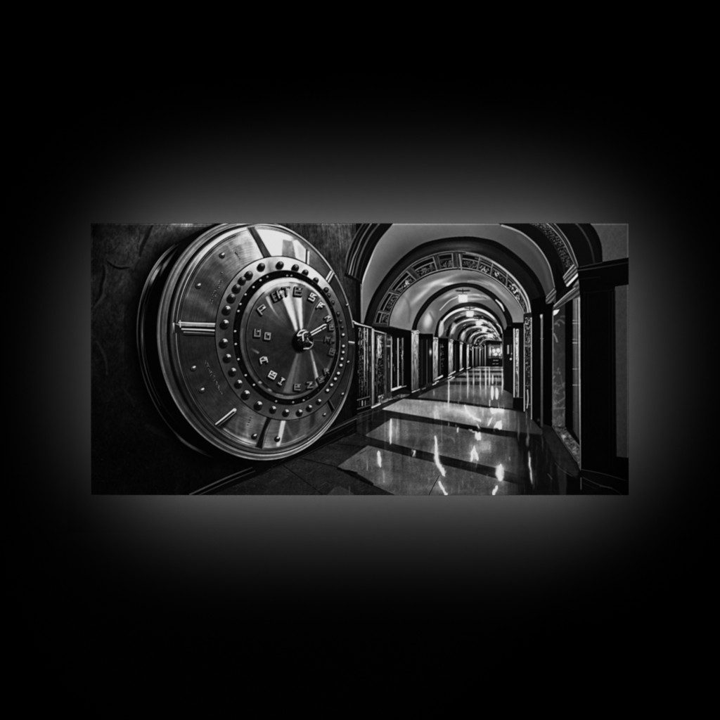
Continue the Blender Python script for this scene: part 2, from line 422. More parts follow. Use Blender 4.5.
farch(475.3, 339, 21.6, 16.3, 64, 2.4)
farch(477.8, 340, 19.8, 15.4, 15, 2)
farch(478.8, 340.5, 18, 13.8, 0, 1.5, vv=[60, 110, 150, 160, 120, 90, 130, 150, 150, 130, 100, 150, 170, 130, 80])
farch(480, 341, 16, 12.4, 50, 2)
farch(481.6, 342, 15, 12, 14, 1.7)
farch(482.5, 342.5, 13.4, 10.6, 0, 1.3, vv=[60, 90, 130, 150, 140, 110, 100, 120, 130, 110, 90, 120, 120, 90, 60])
farch(484, 343.5, 11.9, 9.6, 15, 1.5)
farch(485.2, 344, 10.6, 8.4, 120, 1.1)
farch(486.7, 345, 9.4, 7.4, 16, 1.3)
farch(488, 345.5, 8.2, 6.2, 110, 1.)
poly([(482, 352), (484, 343), (489, 340), (498, 340), (502, 344), (502, 352)], 34, .5)
for p, v in [([(450.5, 331), (453, 322), (456.5, 326), (453.5, 334)], 150), ([(438.5, 331), (440.5, 320.5), (443.5, 324), (443, 333), (439, 337)], 170),
             ([(461, 338), (463.5, 331), (465.5, 335), (463, 341)], 150), ([(469.5, 343), (471, 337), (472.6, 341)], 110)]:
    poly(p, v, .7, .7, sm=True)
for k in range(60):                                   # glints on the far right arches
    t = rng.uniform(0, 1); stroke([(489+13*t+rng.uniform(-3, 1), 324+18*t+rng.uniform(-2, 2)), (490.5+13*t, 326+18*t)], .5, rng.uniform(60, 200), .7, .5, sm=False)
rf_ = np.random.default_rng(77)
for k in range(150):
    q = rf_.uniform(0, 1); cx = 470+20*q; rr = 28-20*q; t = math.radians(rf_.uniform(190, 350))
    x = cx+rr*math.cos(t); y = 335+9*q+rr*.82*math.sin(t)
    t2 = t+rf_.uniform(.03, .22)*(1 if rf_.random() < .5 else -1)
    stroke([(x, y), (cx+rr*math.cos((t+t2)/2), 335+9*q+rr*.82*math.sin((t+t2)/2)), (cx+rr*math.cos(t2), 335+9*q+rr*.82*math.sin(t2))], rf_.uniform(.3, .8), rf_.choice([8, 12, 120, 170, 90]), .7, .55)
stroke([(497, 324), (500.5, 327.5), (502, 333)], .9, 170, .7); stroke([(494, 328), (499, 335)], .8, 190, .7, .8)
stroke([(486, 337.5), (494, 340), (498, 341)], 1.4, 110, 1., .6)
# right near arch: ornament, soffit, plain wall
def rstrip(o, i, val, soft=.4): poly(list(smooth(o, 6))+list(smooth(i, 6))[::-1], val, soft)
R1 = [(507, 222), (524, 230), (540, 245), (552, 264), (557, 290)]
R2 = [(527, 222), (540, 230), (553, 244), (562, 262), (566, 282)]
R3 = [(545, 222), (553, 229), (563, 241), (571, 257), (576, 268)]
R4 = [(553, 222), (560, 230), (569, 243), (576.5, 262), (578, 268)]
R5 = [(582, 222), (590, 231), (597, 245), (600, 262), (600, 268)]
R6 = [(589, 222), (596, 231), (601.5, 245), (602.5, 262), (602.5, 268)]
rstrip(R1, R2, 13); rstrip(R2, R3, lambda X, Y: 17+10*fbm(X, Y, 3, 3, 141, 2)); rstrip(R3, R4, 22); rstrip(R4, R5, 12); rstrip(R5, R6, 7)
for k in range(420):
    t = rng.uniform(0, 1); u = rng.uniform(.1, .9)
    a = np.array(smooth(R2, 6)); c = np.array(smooth(R3, 6)); i = int(t*(len(a)-1))
    x, y = a[i]*(1-u)+c[i]*u
    if y > 268: continue
    th = rng.uniform(0, 6.3); L = rng.uniform(.5, 1.8)
    stroke([(x, y), (x+L*math.cos(th), y+L*math.sin(th))], .6, rng.uniform(36, 92), .6, .7, sm=False)
for R, w, v in [(R3, 1., [96, 110, 100, 96, 70]), (R4, 1.2, [70, 84, 96, 96, 60]), (mid(R3, R4, .5), .7, [60]*5), (R2, .7, [34]*5), (mid(R4, R5, .75), 2, [40, 46, 40, 30, 20])]:
    stroke(R, w, v, .9)
poly([(593, 221), (629, 222), (629, 258), (602.5, 262)]+list(smooth(R6, 8))[::-1][6:], lambda X, Y: 64-4*(X-600)/28+2*(vn(X, Y, 1, 1, 151)-.5), .6)

# =====================================================================
#  lamps hung down the corridor
# =====================================================================
LAMPS = [(462.8, 297.8, 4.4, 3.9), (469.8, 313.6, 3.5, 2.9), (479, 322.8, 3., 2.4), (484.4, 329, 2.2, 2.2), (490.2, 335.4, 2.8, 1.9)]
for k, (x, y, a, c) in enumerate(LAMPS):
    glow(x, y, a*2.4, c*2.1, 60)
    for q in range(5): dot(x+(q-2)*a*.62, y-c*1.75-abs(q-2)*.15, a*.4, c*.25, 34, 1., .7)
    stroke([(x, y-c*2.3), (x, y-c)], .7, 30, .6, .8)
    poly([(x-a, y-c), (x+a, y-c), (x+a*.92, y+c), (x-a*.92, y+c)], lambda X, Y, s=k: 170+86*vn(X, Y, 2.2, 1.6, 160+s)*np.clip(1.2-s*.04, .8, 1.2)+40*(Y > LAMPS[s][1]-.5), .7)
    poly([(x-a*1.02, y-c*1.2), (x+a*1.02, y-c*1.2), (x+a*1.02, y-c*.8), (x-a*1.02, y-c*.8)], 96, .5, .8)
    stroke([(x, y-c), (x, y+c)], .5, 150, .7, .6); stroke([(x-a, y-c), (x-a, y+c)], .5, 110, .7, .6)

# =====================================================================
#  left wall of the corridor: pilasters, bronze doors, lintels
# =====================================================================
poly([(357.5, 322), (372, 326), (392, 328), (412, 331), (420, 334), (438, 338), (448, 339), (460, 341), (470, 345), (503, 344), (503.5, 366.5), (470, 367),
      (452, 377), (411, 392), (372, 409), (357.5, 416)], 13, .3)
def vbar(x0, x1, y0, y1, val, soft=.3, n=None, a=1., amp=0., sy=2.5, sd=200):
    """upright strip; y0/y1 may be (left,right) pairs"""
    y0 = y0 if np.ndim(y0) else (y0, y0); y1 = y1 if np.ndim(y1) else (y1, y1)
    if callable(val): f = val
    else: f = lambda X, Y: val+amp*(fbm(X, Y, .9, sy, sd+int(x0), 3)-.5)*2
    poly([(x0, y0[0]), (x1, y0[1]), (x1, y1[1]), (x0, y1[0])], f, soft, a)
def grille(x0, x1, y0, y1, n, lo, hi, sd):
    r = np.random.default_rng(sd)
    for k in range(n):
        x = r.uniform(x0, x1); y = y0+(y1-y0)*r.uniform(0, 1)**1.3
        f = 1-.55*(y-y0)/(y1-y0)
        if r.random() < .5: stroke([(x, y), (x+r.uniform(-.3, .3), y+r.uniform(.8, 3.4))], r.uniform(.4, .8), r.uniform(lo, hi)*f, .5, .75, sm=False)
        else: stroke([(x, y), (x+r.uniform(.6, 1.6), y+r.uniform(-.3, .3))], r.uniform(.4, .7), r.uniform(lo, hi)*f, .5, .75, sm=False)
# bay 1
vbar(357.5, 371.5, (323.5, 328), (411, 406), 13)
grille(358.6, 366.5, 328, 393, 190, 50, 150, 301)
for x in (359.6, 362.1, 364.4): stroke([(x, 328.5), (x, 396)], .5, [70, 40], .7, .8)
stroke([(364.3, 328), (364.6, 360), (364.3, 386)], .9, [120, 150, 70], .7)
stroke([(367.4, 329), (367.4, 397)], 1., [150, 50], .7)
stroke([(370, 330), (370, 404)], .7, 60, .8)
stroke([(355, 323.2), (363, 325.4), (371.5, 327.6)], 1.2, [180, 160, 110], .7, sm=False)
stroke([(357.5, 400), (369.5, 396.5)], 1.1, 76, .8); stroke([(357.5, 409), (370.5, 405)], 1.1, 66, .8)
for x, v in [(362.3, 130), (365.3, 90), (359.6, 50), (368, 46)]: stroke([(x, 401), (x, 405.5)], .9, v, .7)
# pilaster
vbar(371.4, 375, (328, 329), (408, 406.5), lambda X, Y: (128-95*np.abs((X-372.7)/2.4)**1.4)*np.clip(1.15-(Y-340)/130, .6, 1.1)*(.85+.3*vn(X, Y, 1, 5, 311)))
dot(372.6, 340, 1.1, 6, 150, 2, .6)
# bay 2
vbar(375, 384.5, (331, 333), (403, 399), 20)
stroke([(373, 330.3), (379, 331.8), (386, 333.8)], 1.2, 120, .8); stroke([(376, 334), (384, 335.6)], .8, 70, .8)
vbar(377.6, 381.4, 335.5, 358, lambda X, Y: 70+120*vn(X, Y, 1.1, 2.2, 321), .3)
stroke([(378.5, 336), (378.6, 345), (378.4, 357)], 1., [190, 230, 130], .6)
grille(377.2, 383, 336, 397, 90, 60, 150, 302); grille(375.2, 377, 334, 396, 30, 40, 100, 303)
stroke([(377, 336), (377, 396)], .7, [110, 60], .7); stroke([(383.6, 336), (383.6, 398)], .6, [60, 40], .7)
vbar(384.3, 391.2, (333, 335), (399, 393), lambda X, Y: np.where(X < 386.2, 66, 38)+16*(vn(X, Y, .9, 14, 322)-.5)+30*np.exp(-((Y-340)/6)**2)*(vn(X, Y, 1.2, 1.5, 323)))
stroke([(391.4, 337), (391.5, 360), (391.4, 391)], 1.1, [110, 140, 120], .6)
dot(388.5, 346, 2.2, .8, 150, 1., .7); dot(390, 339.5, 2.4, .8, 120, 1., .7)
# bay 3
vbar(391.9, 411.6, (330.3, 330.8), (337.5, 337.2), 12)
vbar(392.2, 411.6, 336.5, (392, 395), 14)
stroke([(398, 338.5), (398.1, 386.5)], 1., [170, 140], .6)
grille(399, 401.5, 339, 384, 26, 40, 100, 304); stroke([(402.6, 338.5), (402.6, 386)], 1.5, [92, 60], .8)
stroke([(395, 339), (395, 386)], .5, 40, .7)
vbar(405, 411.7, 336, (393.5, 396.5), 7)
poly([(391.5, 388.8), (401, 385.8), (402, 387.2), (392.5, 391)], 205, .5); stroke([(402, 387), (406, 386)], .8, 110, .7)
# foot of the wall
poly([(371, 406), (380, 401.5), (391, 396.5), (404, 392), (411, 394), (405, 397), (391, 400), (380, 405), (372, 409)], lambda X, Y: 84+60*(fbm(X, Y, 2.6, 1.4, 331, 3)-.5)*2, .4)
poly([(378, 396), (384, 394), (384, 401), (378, 402)], lambda X, Y: 90+50*(vn(X, Y, 1.2, 1.2, 332)-.5)*2, .4)
poly([(384.5, 393.5), (392, 391.5), (392, 396.5), (384.5, 399.5)], 52, .4)
stroke([(372, 407.6), (380, 404)], 1.3, 160, .8)
poly([(392, 393), (404, 389), (411, 391), (411, 394.5), (400, 394), (392, 398)], 24, .5)
stroke([(358, 414), (371, 409.5)], 1.3, 50, 1.)
rb_ = np.random.default_rng(91)                        # lit edges and hardware of the bronze doors
for x0, x1, y0, y1, n in [(358, 371, 330, 404, 70), (375, 391, 336, 398, 80), (392, 404, 340, 388, 40), (412, 419, 336, 390, 40), (420, 432, 342, 384, 30), (438, 444, 344, 376, 24), (453, 458, 346, 371, 16)]:
    for k in range(n):
        x, y = rb_.uniform(x0, x1), y0+(y1-y0)*rb_.uniform(0, 1)**1.2
        stroke([(x, y), (x+.1, y+rb_.uniform(.6, 5))], rb_.uniform(.4, .8), rb_.choice([8, 46, 80, 120, 160])*(1.1-.5*(y-y0)/(y1-y0)), .6, .6, sm=False)
# pilaster and bays further on: (pilaster x0,x1, top, foot, tone) and dark openings between
PIL = [(411.8, 418.6, 330.5, 391.5, 96), (432.9, 437.9, 337.6, 382.5, 112), (448.3, 452.9, 339.5, 375.5, 120), (459.6, 462.3, 342, 371, 120), (466.7, 468.9, 344.5, 369, 130)]
for k, (x0, x1, y0, y1, v) in enumerate(PIL):
    vbar(x0, x1, y0, (y1, y1-(x1-x0)*.45), lambda X, Y, v=v*1.15, k=k, y0=y0, y1=y1: v*np.clip(1.35-.75*(Y-y0)/(y1-y0), .5, 1.3)*(.55+.75*fbm(X, Y, .8, 5-k*.6, 340+k, 3)), .3)
    stroke([(x0+.3, y0+5), (x0+.3, y1-2)], .8, [v*1.6, v*.9], .6)
    poly([(x0-.8, y0-1), (x1+1, y0+1), (x1+.4, y0+4.5), (x0-.2, y0+3.5)], lambda X, Y, k=k: 60+110*vn(X, Y, 1.2, .9, 350+k), .4)
r3 = np.random.default_rng(31)
for k in range(11): dot(415.2, 346+k*3.5, .6, .7, 150-8*k, .6, .8)
vbar(419, 433, 333.8, 339.4, 10); vbar(419, 433, 338.5, (389.5, 384), 17)
for x, v in [(422, 44), (427, 62), (420, 30), (430, 34)]: stroke([(x, 340), (x, 384)], .8, v, .8)
glow(430.6, 352, 1.5, 3.4, 120)
for k in range(8): dot(418.6+.2, 349+k*4, .4, .5, 80, .6, .7)
poly([(424, 385.2), (431, 382), (432.5, 383.6), (426, 386.6)], 40, .5); 
vbar(438.2, 448.4, 338.2, 342, 9); vbar(438.2, 448.4, 341.5, (382, 377), 15); vbar(443.8, 448.2, 339, (379.5, 377.5), 7)
stroke([(440.2, 344), (440.2, 374)], .6, 70, .6); grille(440.5, 442.6, 344, 375, 30, 50, 140, 305)
poly([(437.5, 377.6), (442.5, 375), (443, 376.4), (438.5, 378.9)], 215, .5); stroke([(435, 379.5), (438.5, 378)], 1, 130, .8)
vbar(453, 459.8, 341.5, 344.5, 9); vbar(453, 459.8, 344, (375, 372), 20); stroke([(455.4, 345), (455.4, 371)], .6, 56, .7); vbar(457.4, 459.7, 344, 372, 9)
stroke([(449, 375.2), (455, 371.5)], 1.3, 140, .8)
vbar(462.4, 466.8, 344.5, (371, 369), 16); vbar(468.9, 472.2, 346, 368, 15); stroke([(460, 370.4), (463, 368.5)], 1.1, 190, .7); stroke([(467, 368.6), (470, 367.6)], .9, 170, .7)
for x, v, y in [(472.9, 170, 347), (476.2, 120, 347), (477.4, 90, 348), (480, 160, 347), (482.6, 90, 348), (485.3, 170, 346)]:
    stroke([(x, y), (x, 365.5)], 1., [v, v*.5], .7)
for k in range(24): dot(r3.uniform(470, 486), r3.uniform(344, 350), .5, .5, r3.uniform(70, 190), .5, .8)
# skirting all the way
stroke([(412, 392.5), (433, 384), (448, 378), (462, 372)], 2., [40, 44, 60, 60], 1., .8, sm=False)
for x, y, v in [(414, 391.5, 150), (418, 390, 110), (424, 388.6, 90), (434.5, 384, 150), (437, 381.8, 140), (450, 377, 190), (453, 377.8, 160), (451, 379.4, 120)]:
    stroke([(x-1.6, y+.6), (x+1.4, y-.6)], 1., v, .8)
# far end wall: dark doorway with lit window
poly([(486, 340.5), (503, 341), (503, 367), (486, 366.5)], 18, .4)
poly([(487.5, 344.8), (503, 344.8), (503, 358), (487.5, 358)], 58, .4)
for x, y, a, c, v in [(493.7, 350.8, 1.3, 1.5, 255), (498.2, 350.4, 1.4, 1.6, 245), (495.6, 354.3, 1.2, .9, 255), (490, 351, .7, 4.5, 150), (501.3, 351, .6, 5, 170), (499.6, 354.8, .5, 1., 170), (492.6, 354.6, .4, 1., 110)]:
    dot(x, y, a, c, v, 1.8)
for k in range(34):
    x, y = rng.uniform(489, 502), rng.uniform(346, 357.5); stroke([(x, y), (x+rng.uniform(-.6, .6), y+rng.uniform(-1.4, 1.4))], .5, rng.choice([14, 110, 170, 210]), .7, .55, sm=False)
stroke([(492, 346), (492, 357)], .5, 20, .7, .7); stroke([(496, 345.5), (496, 349)], .5, 24, .7, .7); stroke([(488, 356.6), (503, 356.6)], .7, 20, .7, .7)
glow(496, 351, 6, 5, 60)
stroke([(488, 346), (502, 346)], .7, 90, .6)
for x, y, v in [(494.4, 360.4, 110), (497, 360.4, 120), (493.8, 363.8, 110), (497.2, 363.8, 110)]: stroke([(x-.9, y), (x+.9, y)], .6, v, .6)
stroke([(502.8, 334), (503, 366)], .9, [90, 70], .8)

# =====================================================================
#  right wall of the corridor
# =====================================================================
vbar(503.4, 513.2, (329.5, 330.5), (389, 395), 21, amp=5)
poly([(503, 330.5), (512.5, 330.5), (513, 337), (503.6, 337)], 12, .4)
vbar(507.2, 509, 345, 354, 118); stroke([(511.3, 345), (511.4, 360)], .8, 70, .8); dot(510.8, 359, 1, 1, 140, .7); dot(511.6, 353.6, .6, .8, 110, .6)
stroke([(504, 350), (504.4, 388)], .6, 34, .8)
vbar(511, 524, 322.5, 328.5, 11)
vbar(513, 524, 328, (398, 401), 25)
stroke([(514.1, 329), (514.2, 350), (514.1, 397)], 1.2, [170, 180, 150], .6)
vbar(515.8, 518.6, 329, 397.5, lambda X, Y: (150+60*np.exp(-((Y-345)/14)**2)-60*np.clip((Y-360)/40, 0, 1))*(.45+.8*vn(X, Y, .9, 2.6, 401)))
grille(514.8, 517, 330, 395, 60, 60, 170, 306); stroke([(518.4, 330), (518.5, 397)], .7, 120, .6)
poly([(513.2, 397.6), (524, 398), (524, 412), (513, 408.5)], 13, .4); stroke([(513.5, 397.5), (524, 397.5)], .6, 60, .6)
vbar(523.6, 532, (314, 312), (410, 420), 34, amp=14, sy=4)
stroke([(524.3, 324), (524.3, 411)], .9, [110, 140], .6); stroke([(531.3, 318), (531.6, 419)], 1., [150, 120], .6)
grille(525, 530.6, 318, 362, 120, 70, 190, 307); grille(525, 530.6, 362, 410, 40, 50, 140, 308)
for y, v in ((346, 120), (344.3, 90), (358, 76), (385.5, 90), (404.5, 96)): stroke([(524.6, y), (531, y)], .9, v, 1., .7)
stroke([(527.5, 390), (528, 400), (527, 408)], .8, 150, .8)
vbar(531.9, 540.6, (300, 296), (419, 429), 9)
vbar(540.2, 543.6, 311, (426, 428), lambda X, Y: 26+68*np.exp(-((X-541.8)/1.1)**2)*np.clip(1.15-(Y-312)/150, .3, 1))
dot(541.2, 315.5, 1.1, 2.6, 130, 1.); stroke([(540.6, 338.5), (543.4, 338.8)], .7, 90, .7); glow(538.5, 420, 1.5, 1.5, 40)
poly([(531.9, 300), (546, 296), (552, 300), (556, 306), (552.4, 427), (543.4, 424), (543.4, 314), (531.9, 316)], 5, .4)
# glazed bay
def glass(X, Y):
    v = 46+22*np.clip((Y-312)/100, 0, 1)+46*np.clip((fbm(X, Y, 4, 5, 411, 4)-.5)*2, 0, 1)*np.clip((Y-330)/50, .3, 1)
    return v*np.clip(1.-(X-553)/50, .7, 1)
vbar(552.2, 565.4, (308, 300), (426, 428), glass)
poly([(553.5, 310.5), (559.5, 309.5), (557, 313.5), (553.5, 315.5)], 215, .5, sm=False)
for p, v in [([(554, 334), (556, 338), (557, 341.5)], 170), ([(556, 322), (560, 320), (564, 323)], 110), ([(555, 324), (557, 323.4)], 150), ([(561, 316.6), (565, 316.4)], 100), ([(554, 372), (557, 373)], 100),
             ([(554, 384), (559, 386), (565, 383)], 96), ([(554, 404), (560, 401), (565, 397), (564, 392)], 110), ([(553, 408.6), (565, 408)], 120), ([(556, 393), (560, 388)], 100), ([(561, 376), (562, 383)], 90), ([(554, 400), (556, 388)], 96)]:
    stroke(p, 1.2, v*.9, 2., .6)
for k in range(46):
    y = rng.uniform(316, 426)
    if 330 < y < 368: continue
    x = rng.uniform(553, 564); stroke([(x, y), (x+rng.uniform(-2, 2), y+rng.uniform(-2, 2))], rng.uniform(.5, 1.4), rng.uniform(60, 120), 1.4, .5, sm=False)
stroke([(552.9, 312), (553, 425)], .8, [100, 70], .7)
vbar(565.2, 573, (303, 299), (430, 438), 5)
def pil(X, Y): return (76+16*vn(X, Y, 1, 22, 421))*np.clip(1.1-(Y-300)/240, .5, 1.1)*np.clip(.62+(X-572)/9, .6, 1.1)
vbar(572.8, 581, (286, 276), (444, 472), pil)
for y, v in [(320.4, 110), (323.3, 120), (339.4, 105), (342.8, 130), (369, 110), (385, 110), (412, 54)]: stroke([(573, y), (580, y+.1)], .9, v, .7, .8)
stroke([(579.2, 286), (579.9, 400), (581, 488)], 1.2, [120, 116, 60], .8)
stroke([(577.6, 300), (577.9, 440)], .6, 44, .7)
# glazing sill
poly([(552.5, 425.5), (565, 427.6), (579, 446), (580, 470), (575.5, 459)], lambda X, Y: 58+50*(fbm(X, Y, 4, 3, 431, 3)-.5)*2, .4)
stroke([(565.5, 428), (573, 437), (579, 446)], 1., 90, .8); stroke([(552.4, 426), (563, 442), (576, 461)], .9, 66, .8)
poly([(565, 428), (573, 430), (579.5, 441), (579.5, 446)], 12, .4)
glow(564, 436, 3, 1.5, 50, rot=40)
# capitals of the right-hand order
poly([(561, 279), (573, 263.5), (578.5, 269), (579, 275), (568, 287), (566, 285)], lambda X, Y: 74+24*np.sin((X+Y)*1.5)+20*(vn(X, Y, 2, 2, 441)-.5), .4)
poly([(553.5, 306.5), (561, 300), (578, 283), (580, 290), (580, 297), (566, 301), (553, 311)], lambda X, Y: 62+16*np.sin((X*.8+Y)*1.2), .5)
stroke([(567.2, 285.6), (573, 279.6), (578.4, 274)], 1.9, [130, 190, 170], .8); stroke([(562, 279), (573.3, 265)], .8, 120, .8)
stroke([(554, 306), (566, 295), (575, 288)], 1., 120, .8); stroke([(556, 309), (575, 296)], .8, 80, .9)
poly([(545.5, 299), (547, 296), (554.5, 288), (557, 292), (552, 303), (546, 304)], lambda X, Y: 66+22*np.sin((X+Y)*1.3), .5)
stroke([(546.5, 297.5), (553.8, 289)], .9, 100, .8)
poly([(556, 262), (562, 275), (566, 286), (557, 297), (555.5, 280)], 7, .5)
# great near pier
poly([(577, 268), (585, 266), (603, 262), (629, 257.4), (629, 497), (582, 497), (581, 470), (580.3, 300), (578.5, 280)], 4, .3)
stroke([(578, 270.5), (600, 267.3), (629, 262.4)], 1.2, [50, 36, 20], 1.); stroke([(580, 267), (602, 262.6)], .9, 44, 1.); stroke([(580, 279), (600, 277)], .8, 18, 1.2)
poly([(615, 286.5), (629, 284.5), (629, 458), (616.5, 456.5)], lambda X, Y: 52-4*(Y-290)/170, .35)
stroke([(615.5, 290), (629, 288.5)], 2, 56, 1.2, .7); stroke([(615, 290), (616.3, 456)], .8, 22, .8)
for x, v in [(584, 15), (588, 9), (609, 14), (612.5, 22)]: stroke([(x, 292), (x+.3, 400), (x+.6, 470)], .9, [v, v*.8, v*.4], 1.2, .8)
stroke([(584, 293), (612, 290)], .9, 15, 1.2, .8)
# dark floor at the right
poly([(579, 470), (629, 480), (629, 497), (572, 497)], lambda X, Y: 8+6*fbm(X, Y, 8, 4, 451, 3), .6)
poly([(543, 434), (554, 432), (566, 450), (578, 474), (572, 479), (556, 462)], lambda X, Y: 26+18*fbm(X, Y, 5, 3, 452, 3), .8, .85)
poly([(556.5, 466), (566, 471), (566, 497), (560, 497)], 36, .8, .8)
poly([(567, 471), (580, 482), (580, 497), (567, 497)], 6, .7, .8)
for p, v in [([(581.7, 469.5), (604, 474), (626, 480.5)], 46), ([(583, 477.5), (597, 484), (613, 489), (622, 495)], 44), ([(583, 483), (596, 489)], 26), ([(555, 463), (562, 470), (572, 476)], 50), ([(600, 486), (612, 488)], 50), ([(548, 474), (552, 479)], 60), ([(536, 441), (546, 449), (550, 456)], 24)]:
    stroke(p, .8, v, .9, .9)
stroke([(581, 478), (581, 489)], 1., 58, .8)

# =====================================================================
#  reflections in the polished floor
# =====================================================================
BASE = C; C = np.zeros_like(BASE)                     # the reflections get a layer of their own, rippled by the polish
def shine(p, w, v, soft=1.3, a=.95, tp=True):
    stroke(p, np.asarray(w)*2.2+1., np.asarray(v)*.30, 4, a, 'max', True, tp)
    stroke(p, np.asarray(w)*.62+.1, v, 1.1, a, 'max', True, tp)
for x, y0, y1, v, w in [(467.4, 370, 399, 190, 1.1), (469, 378, 392, 90, 1), (473.2, 367, 397, 150, 1.2), (476.4, 368, 384, 90, 1), (480.2, 368, 396, 170, 1.1), (482.4, 374, 392, 90, .8), (485.6, 367, 397, 200, 1.1),
                        (489.3, 367, 388, 200, 1.2), (492.6, 374, 384, 190, 1.3), (496, 376, 388, 120, 1.2), (498.5, 372, 384, 90, 1), (502.2, 366.5, 395, 180, 1.1), (448.6, 379, 410, 200, 1.1), (460.3, 378, 397, 110, 1.1),
                        (455, 380, 392, 70, 1), (434, 390, 397, 120, 1.4)]:
    shine([(x, y0), (x+.15, (y0+y1)/2), (x, y1)], w, v)
stroke([(464, 373), (470, 378), (500, 378.6)], .8, 110, .9, .6); stroke([(440, 384.5), (500, 386.2)], .8, 80, 1., .5)
shine([(492.2, 386), (492.4, 393), (492.4, 400)], 3, 245); shine([(496.6, 388), (497.2, 393), (497, 399)], 2.8, 235)
shine([(489.5, 400), (489.5, 405.5)], 3.2, 240); shine([(498.2, 403), (498.6, 409)], 2.4, 210); shine([(503, 405), (503, 411)], 1.4, 150); shine([(473.5, 399), (473.5, 405)], 1.6, 130); shine([(477.5, 398), (477.5, 403)], 1.2, 120); shine([(482.4, 396), (482.4, 400)], 1.2, 150)
poly([(489, 408.4), (503, 409.2), (502.6, 413), (498, 412.2), (491, 414.2)], 214, .6, .95)
shine([(464.5, 406), (467, 411.5), (472, 416.5), (480, 420.5)], [1.5, 3.2, 3.4, 2.6], 235, tp=False); shine([(455, 409), (466, 413), (476, 419)], 1.2, 150)
shine([(482.4, 408.5), (482.5, 417)], 4, 240); poly([(493, 427.6), (497, 421.5), (502, 420), (502.2, 429)], 210, .6, .9, 'max')
shine([(492.4, 417), (490, 421), (487, 426.5)], 3.4, 180); shine([(477.5, 424), (479, 428)], 4.6, 240); stroke([(470, 430), (477, 432)], 1.6, 150, 1.2, .7, 'max')
poly([(475.8, 432.5), (480.5, 433), (480.8, 441), (477, 439)], 225, .7, .95, 'max')
shine([(475.2, 446), (475.4, 452), (476.8, 461)], 3, 240); shine([(473.4, 449), (471.4, 455), (470.4, 461)], 2.6, 225); shine([(472, 453), (476, 456)], 2, 230); glow(474, 458, 4, 4, 50)
shine([(500.6, 464), (500.2, 473), (500.8, 482)], 4.4, 255); glow(500.5, 473, 4, 8, 70); shine([(497, 487), (494.6, 491), (493, 496)], 3.4, 240)
shine([(435.4, 437), (436, 450), (437.6, 461), (441, 468), (443.4, 475)], [1.6, 2.4, 3.4, 3.4, 2], 240, tp=False); glow(438, 460, 3, 8, 40)
shine([(439.2, 481), (442.6, 489), (447, 496)], [1.5, 2.6, 2], 240, tp=False); shine([(443.6, 468), (444.6, 476)], 3, 235)
shine([(391.6, 418.5), (391.5, 430), (390.8, 444)], 2.6, 225); shine([(397.9, 419), (397.6, 431), (397.6, 444)], 1.1, 150); shine([(385, 420), (385, 430)], .8, 50)
shine([(377.8, 451), (379.2, 458), (380.4, 468)], 2.8, 225); shine([(366.8, 461), (367.6, 471)], 2.6, 185); shine([(384.4, 472), (384.4, 482)], 2.4, 195); shine([(371.6, 466), (372, 473)], 1.5, 140); glow(378, 461, 4, 9, 40)
shine([(436.6, 406), (436.6, 412)], 1.4, 170); shine([(434.2, 412), (434.6, 419)], 1.8, 215); shine([(437.6, 411), (438, 419)], 1.6, 200); shine([(448.4, 422), (448.6, 427)], 2.6, 170); shine([(458, 428), (458.6, 433)], 3, 200); glow(458, 430, 3, 4, 40)
shine([(412, 424), (415, 425)], 1.2, 140); shine([(417.6, 437), (417.2, 443)], 1.6, 120); shine([(412.6, 449), (415, 452), (413, 456)], 1.6, 150); shine([(415.5, 451), (415, 457)], 1.2, 140)
stroke([(411, 454), (417, 443), (428, 436), (441, 434.4), (451, 437), (455, 441)], 1.2, [90, 50, 36, 36, 90, 120], 1.4, .6)
for x, y in [(470, 488), (472, 490), (474, 487.5), (468, 486), (471.5, 478)]: dot(x, y, 1.3, 1, 110, 1.4, .6)
shine([(529.4, 452), (530, 466), (531.8, 484)], 2.2, 130); shine([(527, 437), (526.8, 446)], 1., 110); shine([(531.5, 436), (532, 452)], .9, 60); shine([(513.5, 480), (514.2, 494)], 2, 56); shine([(524, 484), (525, 495)], 1.6, 50)
shine([(526.6, 411), (526.4, 424)], 1., 170); shine([(514.4, 412), (514.4, 428)], .9, 140); shine([(531, 418), (531, 430)], .8, 140); shine([(508, 412), (508, 428)], .8, 136)
for k in range(60):
    x = rng.uniform(505, 556); y = rng.uniform(440, 490); L = rng.uniform(3, 12)
    stroke([(x, y), (x+rng.uniform(-.3, 1), y+L)], .7, rng.uniform(14, 46), 1., .5, sm=False)

for k in range(70):                                   # scattered small glints
    y = rng.uniform(396, 492); x = 470+rng.normal()*26*(.5+(y-396)/90)
    if x > 520: continue
    L_ = rng.uniform(1, 6); stroke([(x, y), (x+rng.uniform(-.3, .3), y+L_)], rng.uniform(.7, 1.6), rng.uniform(40, 130), 1.4, .7, 'max')
for k in range(40):
    y = rng.uniform(412, 480); x = rng.uniform(352, 440)
    if y < 405+(440-x)*.5: continue
    stroke([(x, y), (x, y+rng.uniform(3, 14))], rng.uniform(.6, 1.2), rng.uniform(20, 70), 1.6, .6, 'max')
for x, y0, y1, w, v in [(516, 440, 492, 3, 30), (522, 446, 470, 2, 40), (536, 442, 488, 3, 26), (541.5, 432, 452, 1.4, 60), (546, 440, 470, 2, 34), (551, 455, 492, 3, 26), (528, 424, 446, 2, 90), (518, 414, 440, 2.4, 80), (507, 436, 460, 2, 60), (533, 470, 492, 2, 44), (559, 450, 474, 2, 44), (565, 462, 490, 1.6, 36)]:
    stroke([(x, y0), (x+.3, (y0+y1)/2), (x+.4, y1)], w, v, 2.2, .8, 'max', True, True)
